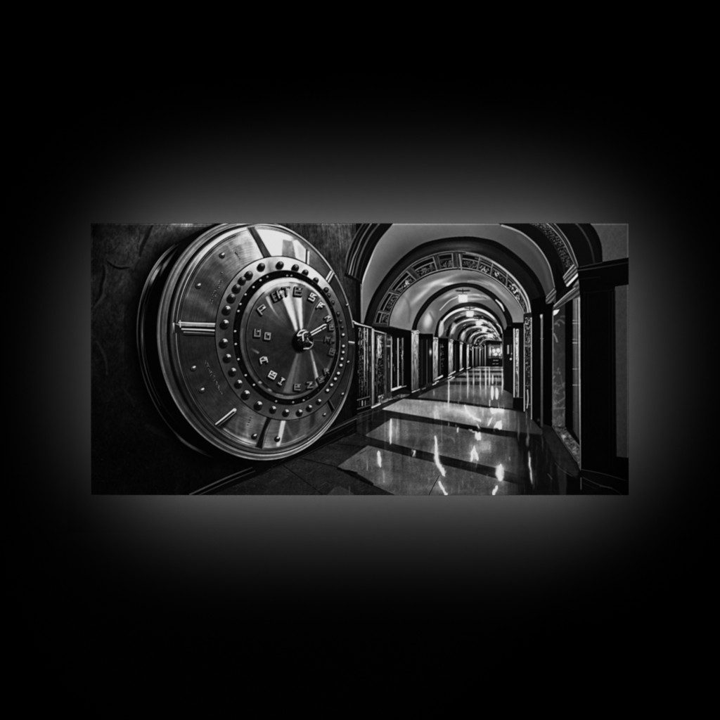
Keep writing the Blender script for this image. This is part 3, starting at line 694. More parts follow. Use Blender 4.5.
def ripple(L):
    b = bbox(355, 360, 600, 497); X, Y = XY(b)
    dx = (vn(X, Y, 14, 13, 601)-.5)*2.2*np.clip((Y-366)/60, .1, 1.2)+(vn(X, Y, 3, 2.6, 602)-.5)*.8*np.clip((Y-380)/50, 0, 1)
    dy = (fbm(X, Y, 2., 4, 603, 2)-.5)*3*np.clip((Y-366)/60, .2, 1.3)
    i0, j0, i1, j1 = b
    si = np.clip(((X+dx-PX0)*S).astype(int), 0, W-1); sj = np.clip(((Y+dy-PY0)*S).astype(int), 0, H-1)
    O = np.zeros_like(L); O[j0:j1, i0:i1] = L[sj, si]*(.62+.62*fbm(X, Y, 1.6, 3.2, 604, 3))
    return blur(O, .25, .6)+.35*blur(O, 1.6, 2.6)
L = ripple(C); C = BASE
C = np.where(L > 1, np.maximum(C, L)+.25*np.minimum(C, L), C).astype(np.float32)

# =====================================================================
#  vault door
# =====================================================================
# deep shade thrown on the wall, then rim cylinder seen from the side
ell((214, 348, 88, 119, .13), 3, 16, .9)
ell(OUTER, 5, .8)
poly(arc(OUTER, 180, 260, 1., 20)+arc(FRONT, 275, 200, 1., 20), 5, .6)
poly([(177, 243), (196, 232), (214, 224), (232, 219), (225, 260), (180, 300)], 13, 1.)
for k, (t0, t1, w, vv) in [(1.0, (166, 236, 1.4, [20, 50, 58, 66, 74, 110, 120, 96, 40])), (.985, (196, 240, 1.8, [16, 60, 96, 110, 90, 50, 18])),
                            (1.0, (96, 166, 1.2, [16, 36, 44, 40, 34, 44, 50, 46, 24])), (.955, (206, 222, 3.4, [20, 120, 130, 20])), (.955, (140, 206, 1., [30, 44, 60, 50, 40, 34, 30])),
                            (.94, (160, 196, 1.3, [10, 26, 90, 60, 16])), (.92, (120, 230, .9, [8, 22, 30, 26, 22, 18, 8]))]:
    pts = arc(OUTER, t0, t1, k, len(vv)); stroke(pts, w, vv, 1., .9)
stroke([(160, 276), (165, 265), (177, 249)], [1, 3.4, 1], [40, 104, 30], 1.6, .8)
stroke([(172, 429), (182, 440), (194, 448), (206, 453)], [1, 3, 3, 1], [20, 66, 60, 20], 1.6, .8)
# front rim: turned steel in stepped bands
fs = [0, .05, .12, .22, .32, .42, .47, .56, .62, .70, .80, .88, .93, .965, 1.]
RT = {  # tones across the bands at a few bearings (0 right, 90 down, 180 left, 270 up)
    0:   [30, 40, 26, 30, 34, 40, 16, 22, 28, 34, 30, 40, 34, 20, 26],
    25:  [60, 96, 60, 50, 80, 60, 20, 36, 60, 50, 40, 44, 50, 16, 30],
    48:  [110, 150, 90, 74, 130, 110, 30, 60, 120, 70, 50, 60, 60, 18, 40],
    75:  [90, 140, 104, 84, 120, 124, 34, 70, 124, 80, 50, 84, 90, 20, 70],
    95:  [60, 100, 74, 60, 96, 100, 30, 40, 80, 60, 36, 70, 110, 22, 80],
    125: [50, 92, 50, 40, 60, 46, 20, 30, 40, 34, 26, 40, 66, 12, 50],
    150: [44, 104, 60, 44, 50, 34, 10, 14, 30, 36, 28, 34, 70, 10, 44],
    180: [40, 60, 66, 50, 74, 58, 14, 12, 44, 50, 40, 36, 84, 10, 44],
    205: [40, 64, 84, 66, 90, 72, 22, 16, 60, 84, 60, 44, 130, 12, 54],
    225: [50, 84, 104, 84, 128, 90, 28, 22, 84, 120, 84, 60, 190, 14, 70],
    245: [60, 90, 104, 90, 110, 84, 34, 30, 104, 140, 110, 110, 210, 20, 90],
    262: [70, 110, 90, 80, 120, 100, 60, 60, 130, 150, 130, 170, 200, 30, 120],
    285: [80, 130, 90, 60, 70, 50, 60, 90, 140, 120, 110, 150, 130, 60, 120],
    300: [90, 150, 60, 40, 44, 40, 50, 60, 84, 80, 70, 90, 80, 40, 70],
    320: [70, 150, 40, 26, 30, 30, 30, 40, 44, 40, 36, 44, 40, 26, 40],
    340: [50, 110, 30, 24, 26, 24, 20, 24, 30, 30, 26, 30, 30, 20, 30]}
RA = np.array(sorted(RT)+[360.]); RV = np.array([RT[int(a) % 360] for a in RA], float)
def rim(X, Y):
    g1, g2 = Q(FRONT, X, Y), Q(FIELD, X, Y)
    f = np.clip((1-g1)/np.maximum((1-g1)+(g2-1), 1e-4), 0, 1)
    A = ang(FRONT, X, Y)
    i = np.clip(np.searchsorted(RA, A, side='right')-1, 0, len(RA)-2); ta = (A-RA[i])/(RA[i+1]-RA[i])
    j = np.clip(np.searchsorted(fs, f, side='right')-1, 0, len(fs)-2); F = np.array(fs); tf = (f-F[j])/(F[j+1]-F[j])
    tf = tf*tf*(3-2*tf)
    v = (RV[i, j]*(1-tf)+RV[i, j+1]*tf)*(1-ta)+(RV[i+1, j]*(1-tf)+RV[i+1, j+1]*tf)*ta
    v = v*(.80+.46*vn(A, f*5, 9, 1, 505))*(.94+.12*vn(A, f, 4, 1, 506))
    v = v*(.82+.36*vn(f*40, A, 1., 30, 501))*(.92+.16*vn(f*90, A, 1., 60, 502))
    return v+(vn(X, Y, .9, .9, 503)-.5)*4
ell(FRONT, rim, .6)
for k, (f_, t0, t1, v, a) in enumerate([(.10, 160, 268, 130, .5), (.17, 170, 262, 26, .6), (.27, 176, 250, 140, .35), (.36, 165, 256, 30, .5), (.44, 180, 262, 120, .35), (.52, 170, 262, 4, .7), (.66, 186, 262, 34, .45),
        (.75, 180, 264, 170, .35), (.84, 170, 258, 26, .5), (.30, 60, 130, 30, .5), (.18, 55, 120, 34, .5), (.36, 50, 118, 130, .35), (.50, 40, 130, 12, .6), (.66, 60, 120, 30, .5), (.9, 60, 112, 14, .5)]):
    stroke(arc(mixE(FRONT, FIELD, f_), t0, t1, 1., 30), .7, v, .8, a)
stroke([(246, 226.5), (262, 224.5), (280, 226.5), (294, 232)], 1.1, [90, 150, 200, 120], .8, .8)
stroke(arc(mixE(FRONT, FIELD, .86), 212, 266, 1., 10), 2.6, [60, 120, 190, 215, 225, 230, 225, 215, 190, 150], 1.6, .75)
stroke(arc(FRONT, 150, 250, .975, 20), .8, 104, .8, .35); stroke(arc(FRONT, 284, 350, .992, 20), 1.2, [150]*8+[170]*4+[120]*8, .8, .75)
stroke(arc(FRONT, 10, 80, .99, 20), 1., [60]*4+[130]*12+[90]*4, .8, .7)
# face plates
FT = {4: 36, 20: 34, 36: 42, 45: 60, 58: 62, 68: 74, 76: 84, 82: 88, 95: 64, 105: 78, 116: 64, 130: 42, 150: 40, 175: 40, 190: 54, 215: 62, 235: 78, 248: 100, 258: 138,
      266: 220, 276: 226, 281: 232, 287: 200, 290: 110, 296: 84, 303: 96, 310: 80, 318: 62, 330: 42, 350: 36}
def face(X, Y):
    A = ang(FIELD, X, Y); f = Q(FIELD, X, Y)
    v = atab(A, FT)
    v = v*(.86+.34*fbm(A*1.2, f*30, 9, 14, 511, 4))
    v *= .82+.42*vn(A, f*2, 7, 2, 515)
    v += (vn(f*160, A, 1, 9, 516)-.5)*v*.16+(fbm(X, Y, 8, 6, 513, 3)-.5)*v*.35
    v *= 1+.35*np.clip((f-.9)/.1, 0, 1)*np.exp(-((A-105)/26)**2)
    return v
ell(FIELD, face, .5)
stroke(arc(FIELD, 100, 250, .985, 40), .8, 20, .8, .7)
stroke(arc(FIELD, 150, 250, .955, 40), 1., [40]*20+[120]*10+[150]*10, 1., .5)
stroke(arc(FIELD, 92, 122, .97, 16), 1.2, 120, 1., .8); stroke(arc(FIELD, 92, 122, .94, 16), 2.5, 40, 1.5, .5)
stroke(arc(FIELD, 50, 88, .975, 16), 1.2, [60]*5+[120]*11, 1., .8)
glow(246, 441, 9, 5, 40, rot=14); glow(240, 240, 9, 4, 50, rot=-30); glow(252, 425, 6, 8, 26, rot=20); glow(190, 300, 6, 14, 12, rot=20); glow(205, 265, 10, 5, 14, rot=-50)
stroke([(243, 247), (251, 244), (256, 242)], 2.2, 140, 2., .6)
poly([(282.5, 239), (292.5, 241), (292, 262), (286, 266), (281, 262)], lambda X, Y: 96+30*vn(X, Y, 2, 7, 521), .9, .95)
poly([(293, 241), (297, 240), (306, 250), (305.5, 263), (296, 258)], 226, 1., .85)
poly([(297.5, 244), (305, 249), (305, 262), (299, 259)], 150, 1.2, .6)
stroke([(306.6, 250), (306, 265)], 1.4, 40, .9, .8); stroke([(308.6, 252), (308, 266)], 1.6, 190, .9, .85)
poly([(311, 254), (320, 262), (328, 274), (324, 285), (312, 272)], 84, 2, .6)
poly([(258, 231), (270, 236), (280, 240), (280, 262), (274, 262), (268, 250)], 234, 1.5, .6)
glow(276, 246, 9, 9, 18); stroke([(275, 252), (279, 256)], 3, 160, 2.5, .4)
poly([(281.5, 419), (286, 419.5), (283, 433), (279.5, 446), (276.5, 446), (279, 432)], 190, 1., .75)
poly([(286.5, 420), (300, 419), (300, 432), (290, 441), (284, 444)], 44, 1.6, .6); stroke([(290, 420.5), (298, 419.5)], 1., 96, .8)
poly([(302, 417), (308, 414), (305, 434), (299, 438)], 78, 1.6, .6); poly([(311, 412), (316, 408), (314, 426), (309, 430)], 26, 1.3, .6)
poly([(318, 405), (324, 401), (328, 410), (322, 420), (318, 421)], 92, 1.5, .45)
stroke([(262, 247), (266, 256), (269, 262)], 1., 60, .9, .5)
for x, y in [(222.3, 255), (198.5, 285.5), (193.5, 368), (202, 390), (254.5, 436), (277.5, 438.5), (342.5, 394), (347, 305), (348, 362), (324.5, 414.5)]:
    s = 1. if x < 300 else .55
    dot(x-.5, y+.9, 3*s, 2.8*s, 14, 1., .85); dot(x, y, 2.7*s, 2.4*s, 62 if y < 420 else 40, .7)
    dot(x+.7*s, y-.9*s, 1.5*s, .9*s, 190, .7, .9, rot=-30); dot(x-.4, y+1, 1.3*s, .9*s, 20, .8, .7)
for t, k0, k1, w, v in [(232, .93, .80, 3, 120), (243, .95, .80, 2.4, 150), (252, .96, .80, 3, 170), (206, .94, .8, 2, 84), (110, .95, .80, 3, 110), (102, .93, .82, 1.6, 140), (70, .95, .8, 1.6, 120), (146, .94, .8, 2.4, 60)]:
    stroke([EP(FIELD, t, k0), EP(FIELD, t+1.5, (k0+k1)/2), EP(FIELD, t+2, k1)], w, v, 3.4, .4, 'max', True, True)
# stamped lettering on the plates
for x0, y0, x1, y1, n in [(210.5, 302, 221.5, 280, 13), (205.6, 360.5, 221.5, 394, 18), (236, 252, 240, 258, 4), (248, 424, 251, 417, 4)]:
    for k in range(n):
        t = k/(n-1); x = x0+(x1-x0)*t; y = y0+(y1-y0)*t
        h = 1.7 if x0 > 210.6 or x0 < 206 else 2.3
        for q in range(3):
            dx, dy = rng.uniform(-1, 1)*h*.6, rng.uniform(-1, 1)*h*.45
            stroke([(x+dx, y+dy), (x+dx+rng.uniform(-.9, .9), y+dy+rng.uniform(.3, 1.1))], .6, rng.uniform(70, 140), .6, .6, sm=False)
        dot(x-.3, y+.8, h*.5, .5, 14, .8, .5)
for x, y in [(221.5, 273), (218.5, 288), (236, 253)]: dot(x, y, 1., 1., 26, .8); dot(x+.5, y-.5, .5, .5, 130, .6)
# locking bars across the rim
poly([(173, 322.5), (222, 321.5), (227, 329), (222, 334.5), (188, 333.5), (173, 333)], 34, .4)
poly([(174, 323.5), (222, 323), (223, 327), (180, 326)], lambda X, Y: 96+30*vn(X, Y, 8, 2, 531), .4)
for p, w, v in [([(179, 322.5), (216, 324), (221, 325)], 1.1, [230, 200, 120]), ([(174, 326.8), (200, 327.6), (222, 329.6)], .9, [40, 16, 30]), ([(182, 329), (204, 329.8), (222, 331)], 1.3, [150, 190, 150]),
                ([(184, 332), (204, 333), (218, 334)], 1., [110, 90, 60]), ([(173.6, 323.5), (173.8, 332)], 1.6, [150, 60]), ([(180, 320.5), (180.4, 327)], 1., 150), ([(184, 335.2), (216, 336.2)], 1.2, [12, 12]),
                ([(216, 323), (220, 324), (225, 328), (224, 332)], 1.2, [210, 120, 160, 120])]:
    stroke(p, w, v, .7)
poly([(246.5, 227.5), (254.5, 226.5), (262, 240), (274, 260), (272, 266), (265, 262), (256, 243)], lambda X, Y: 56+24*vn(X, Y, 3, 14, 532), .5)
stroke([(247, 228.5), (254, 244), (263, 262)], 1.3, [120, 200, 170], .8); stroke([(255, 228), (263, 243), (272, 260)], 1., [130, 60, 90], .8); stroke([(250.5, 229), (258, 245), (267, 262)], 1., 36, .8, .7)
poly([(331.5, 270), (334.5, 273), (327.5, 286), (322.5, 283)], 84, .5); stroke([(331, 271.5), (324, 283.5)], 1.5, [200, 190], .8); stroke([(333.2, 273), (326.8, 284.5)], 1., 170, .7); stroke([(334.8, 274.5), (328.4, 287)], .8, 16, .8)
poly([(344, 340), (354, 341.5), (354.5, 345), (345, 344)], 64, .5); stroke([(345.5, 341.2), (354, 342.6)], 1.3, [130, 150], .8)
poly([(324.5, 397), (327, 395), (334.5, 409), (331.5, 412.5)], 11, .6); stroke([(327.4, 396), (334.4, 409)], .8, 76, .8); stroke([(324.8, 398), (331, 412)], .7, 60, .8)
poly([(270, 409), (276, 411), (265, 431), (262, 449), (255, 447), (262, 430)], 22, .5); stroke([(269.6, 411), (262, 429), (256, 446)], .8, 66, .8); stroke([(276, 411), (268, 430), (262.6, 448)], .8, 72, .8); stroke([(273, 412), (262, 440)], 1., 44, 1., .6)
poly([(235, 410.5), (236.5, 413), (222, 430), (214, 426), (218, 422)], 18, 1.2, .8); stroke([(233.8, 409.6), (225, 417), (216, 424)], 1.5, [190, 180, 140], .8); stroke([(235.6, 412), (227, 419), (218, 426)], 1., [110, 90, 60], .8); dot(234.6, 410, 1.8, 1.6, 150, .9)
# bolt ring
PT = {0: 40, 30: 44, 60: 58, 75: 78, 90: 62, 110: 56, 135: 52, 165: 50, 190: 56, 205: 74, 225: 96, 240: 150, 250: 196, 258: 120, 266: 150, 272: 230, 280: 190, 288: 150, 296: 200, 305: 170, 315: 120, 325: 80, 340: 50}
def plate(X, Y):
    A = ang(PLATE, X, Y); f = Q(PLATE, X, Y)
    v = atab(A, PT)*(.8+.4*fbm(A, f*30, 12, 4, 541, 3))
    return v*(.85+.35*np.clip((f-.8)*6, 0, 1))+(vn(X, Y, 1.2, 1.2, 542)-.5)*5
ell(PLATE, 6, 1.4, .85); ell(mixE(PLATE, BOLTS, .10), plate, .5)
BL = [(261.5, 266.5, 3.5), (249, 274.8, 3.7), (242.5, 280.2, 3.5), (237, 288, 3.8), (231.8, 297.6, 3.9), (227, 309.6, 3.9), (225, 323.6, 3.9), (224, 342.5, 3.9), (227.6, 357.6, 3.6), (232.8, 371.4, 3.5),
      (238.8, 383.4, 3.5), (246, 394.2, 3.9), (258.7, 405, 3.7), (273.3, 409.2, 3.0), (286.2, 412.4, 3.0), (299.7, 412.4, 2.9), (309.6, 407.8, 2.7), (319, 401.6, 2.4),
      (280.3, 264.8, 3.4), (295.6, 267.6, 3.3), (305.4, 272.6, 3.), (315.8, 280.2, 2.8), (326.2, 289.6, 2.4), (328.8, 295.2, 2.), (332.8, 302.4, 2.), (338, 313.6, 2.2), (340.6, 321, 1.8), (342.2, 327.4, 1.8),
      (343, 335, 1.8), (343.2, 346.4, 1.8), (343, 352.6, 1.7), (341.8, 359.2, 1.8), (340.8, 365.6, 1.9), (338.2, 373.6, 1.9), (335.2, 379.2, 1.9), (331.4, 385.2, 1.8), (327.4, 390.6, 1.9)]
for x, y, r in BL:
    r = r*1.07
    lit = y < 300                                     # upper ones are seen dark against bright steel
    dot(x-.28*r, y+.5*r, r*1.05, r*1.0, 7, 1.5, .8)
    dot(x, y, r, r*.95, 36 if lit else 40, .7)
    poly([(x+r*.72*math.cos(q+.3), y-.1*r+r*.66*math.sin(q+.3)) for q in np.linspace(0, 2*math.pi, 7)[:-1]], 62 if lit else 54, .35, .75)
    dot(x-.35*r, y+.35*r, r*.75, r*.6, 15, 1.2, .85)
    dot(x+.15*r, y-.05*r, r*.35, r*.3, rng.uniform(26, 60), .8, .7)
    if x < 322:
        h = 120 if lit else (185 if y > 380 else 170)
        a0 = [(x+r*.8*math.cos(q), y+r*.74*math.sin(q)) for q in np.radians(np.linspace(-120, 5, 6))]
        stroke(a0, [.6, .9*r/3.5, 1.2*r/3.5, 1.2*r/3.5, .9*r/3.5, .5], [60, h, h, h*.9, h*.7, 50], .7)
        dot(x+.25*r, y-.35*r, r*.3, r*.24, h, .8, .8)
    elif y > 330: dot(x+.3, y-.5, r*.62, r*.55, 190 if y > 362 else 160, .8)
    else: dot(x+.4, y-.5, r*.5, r*.4, 84, .8)
# black ring with its small studs
def black(X, Y): return 9+10*vn(X, Y, 2, 2, 551)+(Q(KOUT, X, Y) > .985)*14
ell(KOUT, black, .5)
stroke(arc(KOUT, 0, 360, 1., 60), .8, [150]*6+[120]*8+[60]*20+[110]*16+[90]*10, .8, .45)
KM = mixE(KOUT, KIN, .5)
stroke(arc(KM, 0, 360, 1., 60), .8, 26, 1., .5)
for x, y in [(267.3, 277.1), (260.4, 280.6), (253.4, 287.5), (245.4, 294.8), (240.3, 304.4), (238.3, 311.4), (235, 331.6), (235.6, 344.4), (238.3, 359.6), (245.6, 375.6), (253.8, 385.2), (276, 401.6), (287, 276), (291.3, 276.1), (293, 402.6), (303.6, 400.6)]:
    b_ = 190 if x < 262 else 110
    dot(x-.3, y+.6, 1.6, 1.5, 3, .9, .8); dot(x, y, 1.3, 1.3, 50, .7); dot(x+.2, y-.5, .9, .7, b_, .7)
for t in (300, 312, 330, 348, 12, 34, 52, 66): x, y = EP(KM, t); dot(x, y, .8, .8, 46, .8)
# domed medallion
DT = {0: 44, 20: 38, 40: 36, 52: 44, 60: 50, 70: 50, 80: 42, 92: 48, 100: 70, 106: 62, 115: 42, 140: 38, 170: 42, 190: 46, 210: 58, 222: 70, 232: 84, 240: 64, 248: 70, 256: 90, 262: 150, 266: 70, 272: 90, 276: 60, 290: 64, 305: 56, 320: 60, 340: 46}
def dome(X, Y):
    A = np.degrees(np.arctan2(Y-HUB[1], X-HUB[0])) % 360; f = Q(KIN, X, Y)
    v = atab(A, DT)*(.86+.3*fbm(A, f*20, 5, 30, 561, 4))
    v += 70*np.exp(-((f-.93)/.06)**2)*np.exp(-(((ang(KIN, X, Y)-245)/34)**2))+26*np.exp(-((f-.96)/.03)**2)
    v += 26*np.exp(-((f-.97)/.02)**2)*np.exp(-(((ang(KIN, X, Y)-310)/30)**2))*2
    v += (fbm(X, Y, 7, 7, 562, 4)-.5)*22
    return v*(.8+.2*np.clip((Q(KIN, X, Y))*2, 0, 1))
ell(KIN, dome, .5)
K2 = (290, 338.5, 44.2, 56.2, .02)
stroke(arc(K2, 120, 290, 1., 50), 1., [14]*50, .8, .7); stroke(arc(K2, 120, 290, .975, 50), .8, [60]*20+[84]*30, .8, .5)
stroke(arc(KIN, 190, 300, .95, 40), 2.2, [40]*6+[90]*8+[130]*6+[190]*6+[230]*8+[150]*6, 2., .6)
stroke(arc(KIN, 290, 350, .97, 20), 1.2, [190]*8+[110]*8+[60]*4, 1., .7)
stroke(arc(KIN, 62, 128, .99, 24), 1.2, [60]*8+[104]*8+[60]*8, 1., .6); stroke(arc(KIN, 60, 130, .93, 24), 2.4, 14, 1.4, .6)
poly([(262, 287), (268, 282), (280, 279.5), (289, 281), (288, 287), (276, 287), (266, 293)], 204, 1.8, .7, sm=True)
dot(260.2, 382.4, 1.8, 1.2, 130, 1.2, .8, rot=30); dot(269.8, 390, 2.2, 1., 124, 1.2, .8, rot=30); stroke([(277, 394.5), (282.5, 395.6)], 1.6, 90, 1.2); stroke([(252, 349), (258, 352.6)], 2., [60, 110], 1.6, .8)
# rays of light across the spun metal
poly([(282.5, 297), (288.5, 293), (292.5, 306), (297.5, 329), (295.5, 331.5), (290, 317)], 226, 1.1, .92)
poly([(277, 288), (291, 284), (293, 300), (287, 306)], 170, 2.4, .5); poly([(289, 300), (293.5, 300), (297, 328)], 150, 1.5, .5)
poly([(297.8, 297), (301.5, 297), (302.6, 328), (300.6, 329)], 205, .8, .9)
stroke([(267.5, 298), (271, 306), (276, 314), (282, 320)], [3.4, 2, 1.4, 1], [150, 160, 110, 60], 1.4, .75)
stroke([(270, 309), (284, 322), (292, 328)], 1.2, 84, 2., .5); stroke([(320, 300), (313, 312), (308, 327)], [1.8, 1.4, 1.2], [120, 90, 76], 1.2, .8)
poly([(304, 300), (312, 304), (308, 325), (304, 326)], 36, 2, .5); poly([(284, 312), (292, 320), (296, 332), (288, 330)], 22, 2.4, .55)
poly([(296.6, 353), (298.6, 354), (290, 393), (283, 392), (290, 372)], 96, 1., .75); poly([(310, 350), (311.6, 350), (320, 382), (316.5, 387), (313, 366)], 118, .9, .9); stroke([(314, 362), (319, 384)], 1., 160, 1.2, .6)
stroke([(313, 350), (322, 364), (328, 372)], 1.3, 62, 1.4, .7); poly([(300, 356), (306, 356), (307, 390), (299, 392)], 56, 1.8, .5)
stroke([(314, 340), (324, 340.6)], 1.2, 66, 1.2, .7)
# raised letters round the medallion
GL = {'P': [[(-1, 1), (-1, -1), (1, -1), (1, 0), (-1, 0)]], 'R': [[(-1, 1), (-1, -1), (1, -1), (1, 0), (-1, 0)], [(0, 0), (1, 1)]], 'H': [[(-1, -1), (-1, 1)], [(1, -1), (1, 1)], [(-1, 0), (1, 0)]],
      'T': [[(-1, -1), (1, -1)], [(0, -1), (0, 1)]], 'E': [[(1, -1), (-1, -1), (-1, 1), (1, 1)], [(-1, 0), (.7, 0)]], 'S': [[(1, -1), (-1, -1), (-1, 0), (1, 0), (1, 1), (-1, 1)]],
      'F': [[(1, -1), (-1, -1), (-1, 1)], [(-1, 0), (.7, 0)]], 'N': [[(-1, 1), (-1, -1), (1, 1), (1, -1)]], 'U': [[(-1, -1), (-1, 1), (1, 1), (1, -1)]], 'O': [[(-1, -1), (-1, 1), (1, 1), (1, -1), (-1, -1)]],
      'A': [[(-1, 1), (-1, -.6), (0, -1), (1, -.6), (1, 1)], [(-1, .2), (1, .2)]], 'B': [[(-1, -1), (-1, 1), (1, 1), (1, -1), (-1, -1)], [(-1, 0), (1, 0)]], 'C': [[(1, -1), (-1, -1), (-1, 1), (1, 1)]],
      'I': [[(0, -1), (0, 1)], [(-.6, -1), (.6, -1)], [(-.6, 1), (.6, 1)]]}
LT = [('P', 262, 310, -38, 3.3, 3.6, 140), ('E', 275.8, 296.6, -24, 3., 4., 110), ('H', 279.4, 294.5, -20, 1.6, 3.6, 150), ('T', 286, 291.6, -6, 3.4, 4., 130), ('E', 298, 291.6, 6, 3.2, 3.9, 120),
      ('S', 312, 297.6, 28, 2.5, 3.1, 180), ('F', 320.2, 306.6, 34, 2.2, 3.1, 190), ('N', 327.8, 318.8, 58, 2., 2.6, 150), ('E', 331.2, 327.6, 0, 1.8, 2.6, 110), ('U', 257, 333.4, 4, 2.5, 3.4, 130), ('O', 267, 336.6, 6, 2.4, 3.1, 140),
      ('A', 263.2, 360.4, -14, 3., 3., 165), ('B', 272, 375.6, 28, 2.9, 3., 185), ('I', 281, 381.8, 34, 2.7, 3.2, 150), ('E', 297, 387.6, 4, 2.5, 2.7, 120), ('Z', 309.4, 385.4, -6, 2.3, 2.7, 120),
      ('C', 320.2, 380.2, -26, 2., 2.6, 96), ('R', 326, 371.6, -14, 1.6, 2.6, 110), ('N', 327, 339.6, 10, 1.9, 2.5, 90), ('P', 332.2, 341.6, 10, 1.6, 2.3, 80), ('B', 331.6, 352.4, 20, 2.2, 2.9, 90)]
GL['Z'] = [[(-1, -1), (1, -1), (-1, 1), (1, 1)]]
LT = [(l[0], l[1], l[2], l[3], l[4]*1.3, l[5]*1.2, l[6]*(1.1 if l[2] < 312 else .84)) for l in LT]
for ch, x, y, rot, a, c, v in LT:
    cr, sr = math.cos(math.radians(rot)), math.sin(math.radians(rot))
    T = lambda u, w_: (x+a*u*.8*cr-c*w_*.8*sr, y+a*u*.8*sr+c*w_*.8*cr)
    up = y < 312
    for g in GL[ch]:
        q = [T(*p) for p in g]
        stroke([(p[0]-.7, p[1]+1.1) for p in q], 2.3, 9, .9, .85, sm=False)
        stroke(q, 2.4, 17 if up else 26, .6, .95, sm=False)
    for g in GL[ch]:
        q = [T(*p) for p in g]
        stroke([(p[0]+.55, p[1]-.6) for p in q], 1.25, v*.82 if up else v, .6, .85, sm=False)
    dot(x+a*.45, y-c*.55, 1.4, .8, min(240, v*1.35), 1., .75)
    dot(x-a*.3, y+c*.1, 1.2, .9, v*.75, 1.2, .5)
# hub and wheel spindle
ell((299.8, 342.5, 8., 10.2, .0), 5, 2.4, .92)
dot(300, 338.6, 5.6, 7.4, 13, .8); dot(306, 339.5, 7., 8.2, 17, .8)
for k in range(70):
    t = rng.uniform(0, 6.3); r_ = rng.uniform(.2, 1); x = 303.5+6.6*r_*math.cos(t); y = 338+7.4*r_*math.sin(t)
    stroke([(x, y), (x+rng.uniform(-1.6, 1.6), y+rng.uniform(-1.2, 1.2))], .7, rng.uniform(26, 120) if y < 342 else rng.uniform(14, 60), .7, .7, sm=False)
for p, w, v in [([(297.5, 335), (300, 331.5), (304, 330.2), (308, 331)], 1.3, [120, 200, 150, 60]), ([(303, 337.6), (303, 334), (305.4, 332.2), (308, 332)], 1.3, [210, 230, 200, 100]), ([(302.8, 336.5), (303.4, 340.5)], 1.2, 170),
                ([(298, 335.5), (301, 335)], 1.5, 210), ([(305, 347), (309, 348.4), (312.6, 345), (313.4, 341)], 1., [60, 100, 110, 60]), ([(307.4, 338), (309, 341), (312, 343)], 1., [120, 90, 170]), ([(304, 348.6), (308.5, 348.4)], 1.1, 150), ([(306, 334), (310, 334.6), (312.4, 338)], .8, [40, 60, 40])]:
    stroke(p, w, v, .7)
stroke([(311.5, 333.6), (322.5, 327.4)], 3.4, 14, .8); stroke([(311, 332.6), (321, 326.8)], 1.3, [190, 230], .7); stroke([(312, 334.8), (321, 329.8)], 1.2, [220, 190], .7)
dot(324, 326.4, 2.6, 2.2, 44, .8, rot=-30); stroke([(321.6, 326.4), (323.6, 325), (325.8, 324.6)], 1.2, 220, .7); stroke([(322.8, 329), (325.6, 327.2)], .9, 180, .7)
# gate at the door's right side, handled by the corridor frame
stroke([(353, 321), (358, 324)], 1.2, 150, .9)

# ---- finish: slight softness and grain of a printed photograph
tx = fbm(*np.meshgrid(gx, gy), 2.2, 2.6, 701, 3)
pl_ = np.zeros_like(C); b_ = (0, 0, W, H)
pl_ = np.maximum(pmask(NV, b_)*(1-pmask(list(sA1o)+[(549, 330), (363, 330)], b_)), pmask(list(sA2i)+[(524, 328), (389, 328)], b_)*.8)
tx = .5+(tx-.5)*(1-.75*pl_)
C = C*(.93+.14*tx)+(tx-.5)*2
C = C*(1+.38*np.clip((C-38)/90, 0, 1)*np.clip((262-C)/110, 0, 1))*(.84+.16*np.clip(C/42, 0, 1))
C = C+.85*(C-blur(C, .9))+.25*(C-blur(C, 4))*np.clip(C/80, 0, 1)
C = np.clip(C, 0, 255)
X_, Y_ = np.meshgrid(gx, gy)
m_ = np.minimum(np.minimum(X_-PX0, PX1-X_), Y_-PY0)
C = np.where(m_ < 1.5, C*1.22+14*np.clip((C-16)/20, 0, 1), C)   # light caught by the wrapped edge, painted in as paler ink
C += (rng.standard_normal(C.shape).astype(np.float32))*(1.0+C*.012)
C = np.clip(C, 0, 255)

# ---- vertex grid at half a unit, averaged down from the painting
G = 2
NC, NR = int((PX1-PX0)*G), int((PY1-PY0)*G)          # cells
K = S//G
VG = np.zeros((NR+1, NC+1), np.float32)
Cb = boxblur(boxblur(C, 1, 0), 1, 1)
jj = np.clip(np.arange(NR+1)*K, 0, H-1); ii = np.clip(np.arange(NC+1)*K, 0, W-1)
VG[:] = (Cb[np.ix_(jj, ii)]+Cb[np.ix_(np.clip(jj-1, 0, H-1), ii)]+Cb[np.ix_(jj, np.clip(ii-1, 0, W-1))]+Cb[np.ix_(np.clip(jj-1, 0, H-1), np.clip(ii-1, 0, W-1))])/4

# =====================================================================
#  which depicted thing each cell of the print shows
# =====================================================================
ID = np.zeros((H, W), np.int32)
NAMES = {}                                            # id -> (name, parent id or None, label)
def new(name, parent=None, label=None):
    k = len(NAMES)+1; NAMES[k] = (name, parent, label); return k
def idpoly(k, pts, sm=False, only=None):
    if sm: pts = smooth(pts, 8, True)
    p = np.array(pts, float)
    b = bbox(p[:, 0].min()-1, p[:, 1].min()-1, p[:, 0].max()+1, p[:, 1].max()+1)
    i0, j0, i1, j1 = b
    if i1 <= i0 or j1 <= j0: return
    m = pmask(p, b) > 0
    if only is not None: m &= np.isin(ID[j0:j1, i0:i1], only)
    ID[j0:j1, i0:i1][m] = k
def idell(k, E):
    b = bbox(E[0]-E[2]-1, E[1]-E[3]-1, E[0]+E[2]+1, E[1]+E[3]+1); X, Y = XY(b)
    i0, j0, i1, j1 = b; ID[j0:j1, i0:i1][Q(E, X, Y) <= 1] = k
k_wall = new('printed_stone_wall', None, 'printed dark rough stone wall around the vault door'); ID[:] = k_wall
k_floor = new('printed_marble_floor', None, 'printed polished floor with pale tiles and dark strips')
